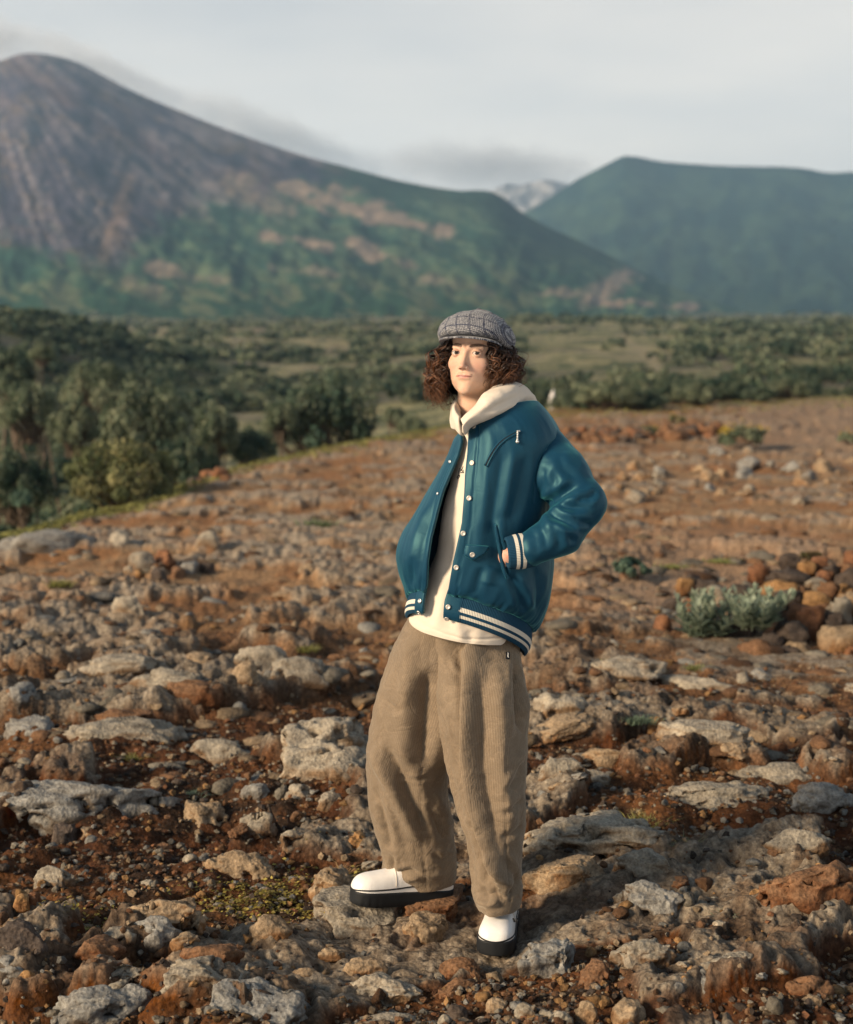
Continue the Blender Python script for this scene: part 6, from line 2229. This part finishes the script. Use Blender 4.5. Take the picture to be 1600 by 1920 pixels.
BF = outward(V, gridF(26, 240), 26, 240)
T_BAND = bvh(V, BF)
fm = plk.reshape(-1)[BF].mean(1) > 0.5
band = obj('hem_band', V, BF, [M_RIB, M_SATIN], jacket, uv=np.stack([arc, np.broadcast_to(vb, arc.shape)], -1).reshape(-1, 2), attrs={'stripe': stripe.reshape(-1)}, midx=fm.astype(int))
sm_ = band.modifiers.new('thickness', 'SOLIDIFY')
sm_.thickness, sm_.offset = 0.008, -1


# sleeves
def sleeve(name, pts, rads, lo, hi, fl, h=0.0046, bulge=0.0):
    def f(p):
        d = None
        for i in range(len(pts) - 1):
            c = cone(p, pts[i], pts[i + 1], rads[i], rads[i + 1])
            d = c if d is None else smin(d, c, 0.022)
        return d - 0.007 * fbm(p, 11, 3, seed=29)
    V, F = snets(f, lo, hi, h, 4)
    N = vnormals(V, F)
    V = folds(V, N, fl)
    V = relax(V, F, 3)
    return obj(name, V, F, M_SATIN, jacket), V, F


sp = [at(1012, 850, 4.578), at(1052, 892, 4.51), at(1090, 944, 4.475), at(1050, 1000, 4.44), at(996, 1029, 4.418)]
sr = [0.086, 0.078, 0.066, 0.061, 0.050]
sleeveL, SV, SF = sleeve('sleeve', sp, sr, (0.15, 4.30, 0.98), (0.66, 4.72, 1.48), [
    ('valley', 10, .016, [(992, 952), (1020, 949), (1050, 930), (1088, 905)]),
    ('valley', 8, .011, [(1024, 960), (1055, 974), (1088, 992)]),
    ('valley', 8, .010, [(1045, 948), (1080, 952), (1110, 948)]),
    ('valley', 9, .006, [(1006, 970), (1020, 998), (1024, 1034)]),
    ('valley', 9, .006, [(1034, 982), (1047, 1008), (1049, 1034)]),
    ('valley', 8, .004, [(994, 985), (1005, 1008), (1008, 1044)]),
    ('valley', 7, .008, [(1060, 996), (1078, 1020)]),
    ('valley', 9, .005, [(1046, 848), (1058, 880), (1082, 900)]),
    ('valley', 8, .005, [(1018, 872), (1020, 905), (1008, 938)]),
    ('valley', 8, .005, [(1036, 880), (1040, 905), (1028, 930)]),
    ('valley', 7, .012, [(1122, 920), (1104, 934), (1078, 938)]),
    ('valley', 6, .008, [(1112, 985), (1092, 980), (1072, 968)]),
    ('ridge', 9, .008, [(1010, 985), (1045, 993), (1075, 1008)]),
], 0.0044)
spR = [at(885, 862, 4.74), at(868, 910, 4.80), at(848, 968, 4.82), at(830, 1015, 4.77), at(815, 1045, 4.72)]
sleeveR, _, _ = sleeve('sleeve', spR, [0.060, 0.062, 0.056, 0.050, 0.042], (-0.05, 4.55, 0.95), (0.30, 5.0, 1.45), [], 0.008)


# knitted cuff on the visible wrist
def cuff(a, b, ra, rb, ry):
    a, b = np.asarray(a), np.asarray(b)
    ax = (b - a) / np.linalg.norm(b - a)
    up = np.array([0, 0, 1.0]) - ax * ax[2]
    up /= np.linalg.norm(up)
    sd = np.cross(ax, up)
    n, k = 72, 26
    th = np.linspace(0, 2 * np.pi, n, endpoint=False)
    t = np.linspace(-0.05, 1.0, k)
    P = []
    for tt in t:
        rr = ra + (rb - ra) * tt + 0.004 * math.sin(np.clip(tt, 0, 1) * math.pi)
        if tt > 0.97:
            rr -= 0.004
        P.append(a + (b - a) * tt + rr * (np.cos(th)[:, None] * up + ry * np.sin(th)[:, None] * sd))
    P = np.array(P)
    P = np.concatenate([P, P[-1:] * 0.92 + (P[-1:].mean(1, keepdims=True)) * 0.08, (P[-6:-5] * 0.86 + P[-6:-5].mean(1, keepdims=True) * 0.14)])
    k2 = len(P)
    uvv = np.stack([np.broadcast_to(th * ra, (k2, n)), np.broadcast_to(np.concatenate([t, [1.1, 1.2]])[:, None], (k2, n))], -1).reshape(-1, 2)
    return P.reshape(-1, 3), gridF(k2, n, True), uvv


V, F, uvv = cuff(at(997, 1031, 4.42), at(949, 1037, 4.408), 0.0475, 0.044, 0.80)
obj('cuff', V, F, M_RIB, sleeveL, uv=uvv, attrs={'stripe': np.ones(len(V))})

# pocket welt, flap, zip, snaps
wp = []
for q in spl(np.arange(5), np.array([(931, 984), (936, 1008), (940, 1032), (944, 1056), (950, 1082)], float), np.linspace(0, 4, 30)):
    h_ = hit(T_JACKET, *q)
    wp.append(h_[0] + h_[1] * 0.004)
wp = np.array(wp)
for _ in range(6):
    wp[1:-1] = (wp[:-2] + 2 * wp[1:-1] + wp[2:]) / 4
wp[:, 1] = np.minimum(wp[:, 1], 4.432)
V, F = tube(wp, 0.0065 * np.sin(np.linspace(0.25, np.pi - 0.25, 30)) ** 0.5, 10)
obj('pocket_welt', V, F, M_SATIN, jacket)
V, F = patch(T_JACKET, [(877, 1021), (897, 1022), (917, 1024), (914, 1030), (909, 1037), (886, 1051), (870, 1040)], 0.004, 0.006)
flap = obj('pocket_flap', V, F, M_SATIN, jacket)
ZP = [(911.5, 874), (920, 856), (930, 840), (942, 827), (955, 818), (973, 809)]
zipo = bpy.data.objects.new('chest_zip', None)
COL.objects.link(zipo)
zipo.parent = jacket
J = Join()
for o_ in (-2.6, 2.6):
    J.add(*path_on(T_JACKET, [(x + o_ * 0.75, y + o_ * 0.55) for x, y in ZP], 0.0032, 0.0015, 30))
J.obj('welt', M_SATIN, zipo)
J = Join()
J.add(*path_on(T_JACKET, ZP, 0.0016, 0.0022, 30))
J.obj('zip_teeth', M_THREAD, zipo)
J = Join()
J.add(*path_on(T_JACKET, [(969, 810), (975, 808.5)], 0.0032, 0.005, 6))
for yy_, rr_ in ((813, 2.2), (816.2, 1.9), (819.2, 1.9), (822, 1.9), (825, 2.0), (828.5, 3.6)):
    p, n_ = hit(T_JACKET, 970.5 - (yy_ - 813) * 0.05, yy_)
    bV, bF = _ico[2]
    J.add(p + n_ * 0.005 + bV * rr_ * 0.00155, bF)
J.obj('bead_puller', M_METAL, zipo)

SNAP = [(0.6, -0.6), (1.0, 0.0), (1.0, 0.45), (0.86, 0.9), (0.62, 1.0), (0.56, 0.8), (0.1, 0.72)]
SOCK = [(0.6, -0.6), (1.0, 0.0), (1.0, 0.6), (0.75, 1.0), (0.55, 0.9), (0.45, 0.2), (0.1, 0.1)]
for x_, y_ in ((890, 800), (885.5, 868), (880, 934), (869, 1000), (856, 1064)):
    obj('snap_button', *disc_on(T_JACKET, x_, y_, 0.0076, 0.0020, SNAP, 0.0010), M_SNAP, jacket)
V_, F_ = flap.data, None
obj('snap_button', *disc_on(T_JACKET, 886.5, 1039, 0.0076, 0.0020, SNAP, 0.0095), M_SNAP, flap)
for x_, y_ in ((841, 1138), (838.5, 1159.5)):
    obj('snap_button', *disc_on(T_BAND, x_, y_, 0.0074, 0.0020, SNAP, 0.0030), M_SNAP, band)
for x_, y_ in ((788.5, 1127), (786, 1148)):
    obj('snap_socket', *disc_on(T_BAND, x_, y_, 0.0070, 0.003, SOCK, 0.0015), M_METAL, band)
for x_, y_ in ((845, 866), (822, 926)):
    obj('snap_socket', *disc_on(T_JACKET, x_, y_, 0.0045, 0.003, SOCK, 0.0015), M_METAL, jacket)

# ------------------------------------------------------------------ trousers
trousers = bpy.data.objects.new('corduroy_trousers', None)
COL.objects.link(trousers)
trousers.parent = person


def leg(rows, m, n, fl, seed, seamlines):
    P, th, A = ringloft(rows, m, n, None, 0.92)
    N = gridN(P, True)
    if (N * (P - P.mean(1, keepdims=True))).sum() < 0:
        N = -N
    arc = np.concatenate([np.zeros((m, 1)), np.cumsum(np.linalg.norm(np.diff(P, axis=1), axis=2), 1)], 1)
    arc = arc - arc[:, n // 2:n // 2 + 1] * 0.5
    circ = np.linalg.norm(np.diff(P[m // 2], axis=0), axis=1).sum()
    u = np.broadcast_to(np.linspace(0, circ, n), (m, n))
    V, NV = P.reshape(-1, 3), N.reshape(-1, 3)
    tv = np.repeat(np.linspace(0, 1, m), n)
    V = V + NV * (0.013 * fbm(V * np.array([1, 1, 0.32]), 7, 3, seed=seed) * sst(0.0, 0.2, tv))[:, None]
    V = V + NV * (0.005 * fbm(V * np.array([1, 1, 1.3]), 19, 3, seed=seed + 1))[:, None]
    V = folds(V, NV, fl)
    NV = gridN(V.reshape(m, n, 3), True).reshape(-1, 3)
    if (NV * (V.reshape(m, n, 3) - V.reshape(m, n, 3).mean(1, keepdims=True)).reshape(-1, 3)).sum() < 0:
        NV = -NV
    V = folds(V, NV, [('=seam', 1.6, .0035, s) for s in seamlines])
    # turned-in hem
    last = V.reshape(m, n, 3)[-1:]
    c = last.mean(1, keepdims=True)
    V = np.concatenate([V, (c + (last - c) * 0.95 + np.array([0, 0, 0.006])).reshape(-1, 3), (c + (last - c) * 0.93 + np.array([0, 0, 0.06])).reshape(-1, 3)])
    uv = np.concatenate([np.stack([u, np.broadcast_to(np.linspace(0, 1, m)[:, None], (m, n))], -1).reshape(-1, 2)] + [np.stack([u[-1], np.ones(n)], -1)] * 2)
    F = outward(V, gridF(m + 2, n, True), m, n)
    return V, F, uv


legL_rows = [(800, 1130, 968, 1150, 4.63, 0.09, 0), (802, 1185, 971, 1198, 4.62, 0.108, 0), (818, 1245, 978, 1250, 4.585, 0.126, 0), (823, 1325, 989, 1328, 4.55, 0.132, 0), (833, 1406, 990, 1408, 4.535, 0.126, 0),
             (846, 1470, 987, 1472, 4.52, 0.120, 0), (860, 1529, 985, 1530, 4.51, 0.112, 0), (871, 1567, 980, 1570, 4.505, 0.106, 0), (879, 1632, 976, 1634, 4.50, 0.10, 0), (881, 1668, 981, 1664, 4.495, 0.098, 0),
             (888, 1692, 977, 1684, 4.49, 0.094, 0), (894, 1702, 974, 1694, 4.49, 0.09, 0)]
V, F, uv = leg(legL_rows, 190, 150, [
    ('=cliff', 15, .032, [(872, 1222), (873, 1280), (872, 1350), (874, 1420), (884, 1490), (902, 1560), (922, 1630)]),
    ('valley', 18, .020, [(898, 1230), (902, 1330), (905, 1440), (925, 1540), (940, 1620)]),
    ('ridge', 18, .016, [(938, 1240), (940, 1360), (945, 1480), (955, 1580)]),
    ('valley', 10, .022, [(970, 1235), (972, 1300), (976, 1380)]),
    ('ridge', 8, .008, [(985, 1400), (965, 1440), (950, 1470)]), ('valley', 7, .009, [(985, 1425), (968, 1450), (945, 1490)]),
    ('valley', 7, .008, [(985, 1500), (962, 1510), (940, 1530)]), ('valley', 7, .008, [(980, 1545), (955, 1565), (935, 1570)]),
    ('valley', 8, .012, [(895, 1665), (915, 1680), (935, 1676), (950, 1690)]), ('ridge', 8, .012, [(892, 1685), (915, 1696), (938, 1690)]), ('valley', 8, .012, [(975, 1640), (962, 1660), (955, 1685)]),
    ('ridge', 10, .018, [(905, 1590), (930, 1640), (962, 1672)]), ('valley', 8, .010, [(940, 1600), (955, 1635), (972, 1650)]),
    ('valley', 6, .006, [(830, 1240), (845, 1262), (860, 1275)]), ('ridge', 9, .007, [(845, 1220), (850, 1320), (858, 1420)]),
], 51, [[(964, 1222), (962, 1330), (950, 1420), (948, 1520), (950, 1600), (958, 1690)]])
legL = obj('trouser_leg', V, F, M_CORD, trousers, uv=uv)
T_LEGL = bvh(V, F)
legR_rows = [(782, 1125, 900, 1140, 4.66, 0.105, 0), (757, 1178, 930, 1190, 4.67, 0.125, 0), (737, 1222, 930, 1225, 4.68, 0.135, 0), (714, 1286, 905, 1288, 4.70, 0.135, 0), (698, 1352, 880, 1352, 4.70, 0.126, 0),
             (691, 1395, 866, 1396, 4.70, 0.120, 0), (689, 1450, 842, 1450, 4.71, 0.112, 0), (691, 1505, 839, 1505, 4.72, 0.110, 0), (700, 1551, 848, 1552, 4.74, 0.108, 0), (712, 1592, 856, 1592, 4.75, 0.106, 0),
             (717, 1624, 857, 1622, 4.76, 0.100, 0), (716, 1643, 857, 1643, 4.77, 0.094, 0), (727, 1658, 856, 1652, 4.77, 0.086, 0)]
V, F, uv = leg(legR_rows, 180, 140, [
    ('ridge', 13, .022, [(690, 1385), (712, 1425), (737, 1475), (765, 1530), (795, 1590)]), ('valley', 15, .022, [(714, 1390), (745, 1440), (775, 1510), (802, 1570)]),
    ('ridge', 16, .014, [(768, 1190), (768, 1260), (772, 1330)]), ('valley', 22, .032, [(800, 1250), (798, 1320), (795, 1400), (800, 1450)]),
    ('ridge', 12, .012, [(828, 1340), (815, 1390), (806, 1430)]), ('valley', 4, .006, [(735, 1458), (770, 1462), (812, 1456)]),
    ('ridge', 9, .010, [(812, 1480), (835, 1520), (850, 1560)]), ('valley', 8, .012, [(800, 1500), (820, 1545), (835, 1580)]),
    ('valley', 9, .012, [(700, 1470), (720, 1540), (735, 1600)]), ('valley', 6, .010, [(735, 1640), (770, 1632), (800, 1645)]), ('ridge', 6, .008, [(750, 1655), (790, 1640), (840, 1640)]),
    ('valley', 5, .010, [(735, 1600), (738, 1640), (742, 1662)]), ('valley', 6, .008, [(810, 1600), (830, 1615), (850, 1600)]), ('valley', 7, .008, [(710, 1300), (740, 1330), (760, 1335)]),
], 57, [[(806, 1340), (797, 1385), (791, 1430), (789, 1535), (800, 1665)]])
legR = obj('trouser_leg', V, F, M_CORD, trousers, uv=uv)
# side label
V, F = patch(T_LEGL, [(948.5, 1222.5), (955.5, 1222.5), (955.8, 1236), (948.3, 1236)], 0.001, 0.0014, dens=4)
tag_ = obj('woven_label', V, F, M_THREAD, trousers)
J = Join()
J.add(*path_on(T_LEGL, [(951.0, 1225.2), (952.4, 1225.2), (951.9, 1229), (951.9, 1232.6), (953.6, 1233.4)], 0.0009, 0.0032, 14, 5))
J.obj('woven_mark', M_WTHREAD, tag_)


# ------------------------------------------------------------------ shoes
def shoe(toe, heel, name_label):
    """chunky shoe from heel to toe (points on the ground)"""
    toe, heel = np.asarray(toe, float), np.asarray(heel, float)
    f = toe - heel
    L = np.linalg.norm(f)
    f /= L
    up = np.array([0, 0, 1.0])
    up = up - f * (up @ f)
    up /= np.linalg.norm(up)
    s = np.cross(f, up)
    e = bpy.data.objects.new('shoe', None)
    COL.objects.link(e)
    e.parent = person

    def W(x):       # half width along the foot
        return np.interp(x, [0, .008, .03, .07, .14, .3, .5, .7, .82, .88, .93, .965, .985, .995, 1], [.004, .013, .024, .033, .038, .041, .044, .051, .0535, .052, .046, .037, .027, .016, .004])

    n = 60
    th = np.linspace(0, 2 * np.pi, n, endpoint=False)
    xs = 0.5 - 0.5 * np.cos(np.linspace(0, np.pi, 50))
    # sole outline
    ox = np.concatenate([xs, xs[::-1]])
    oy = np.concatenate([W(xs), -W(xs[::-1])])
    V = []
    for z_, gr in ((0.0, .93), (0.003, 1.0), (0.020, 1.03), (0.034, 1.05), (0.040, 1.06), (0.045, 1.04), (0.046, .90)):
        cx0 = 0.5
        V.append(heel + f * ((ox - cx0) * (L + 0.010 * (gr - .9)) + cx0 * L)[:, None] + s * (oy * (gr + (0.035 * (np.sin(ox * 95) > 0) if z_ < 0.025 else 0)))[:, None] + up * (z_ + 0.012 * sst(0.8, 1, ox) * (z_ < 0.02) * 0.4)[:, None])
    V = np.array(V)
    nn = V.shape[1]
    # lugs: shallow vertical notches round the lower edge
    V = V.reshape(-1, 3)
    F = [gridF(7, nn, True), np.array([np.arange(6 * nn, 7 * nn)]), np.array([np.arange(nn)[::-1]])]
    obj('sole', V, F, M_SOLE, e)
    # upper: sections along the length
    k = 56
    xx = 0.5 - 0.5 * np.cos(np.linspace(0.06, np.pi, k))
    hh = np.interp(xx, [0, .05, .15, .3, .45, .55, .66, .78, .87, .93, .965, .985, 1], [.07, .10, .115, .115, .095, .076, .060, .052, .047, .040, .030, .019, .001])
    hh = np.convolve(np.pad(hh, 1, 'edge'), np.ones(3) / 3, 'valid')
    hh[-1] = 0.001
    ww = W(xx) * 0.97
    a = np.linspace(0, np.pi, 36)
    P = []
    for x_, h_, w_ in zip(xx, hh, ww):
        cc, ss = np.cos(a), np.sin(a)
        cc, ss = np.sign(cc) * np.abs(cc) ** 0.75, ss ** 0.72
        P.append(heel + f * (x_ * L) + s * (w_ * cc)[:, None] + up * (0.042 + h_ * ss)[:, None])
    P = np.array(P)
    obj('upper', P.reshape(-1, 3), gridF(k, 36), M_WHITEL, e)
    rim_ = np.concatenate([P[4:-1, 1], P[4:-1, -2][::-1]])
    obj('welt', *tube(rim_ + up * 0.003, 0.0024, 6), M_SOLE, e)
    q = int(np.argmin(np.abs(xx - 0.60)))
    obj('vamp_seam', *tube(P[q, 2:-2] + up * 0.0006, 0.0014, 6), M_CREAM, e)
    return e, f, s, up


sh1, f1, s1_, u1_ = shoe(at(657, 1693, 4.66), at(847, 1690, 4.76), 'a')
sh2, f2_, s2_, u2_ = shoe(at(926, 1796, 4.36), at(953, 1726, 4.66), 'b')
# dark lace ends on the front shoe
base_ = at(964, 1722, 4.42)
J = Join()
for d_ in (0, 0.009):
    p0 = base_ + np.array([d_ - 0.003, -0.010, 0.004])
    J.add(*tube(np.array([p0, p0 + np.array([0.004, -0.006, -0.009])]), 0.0028, 6))
J.obj('lace', M_THREAD, sh2)
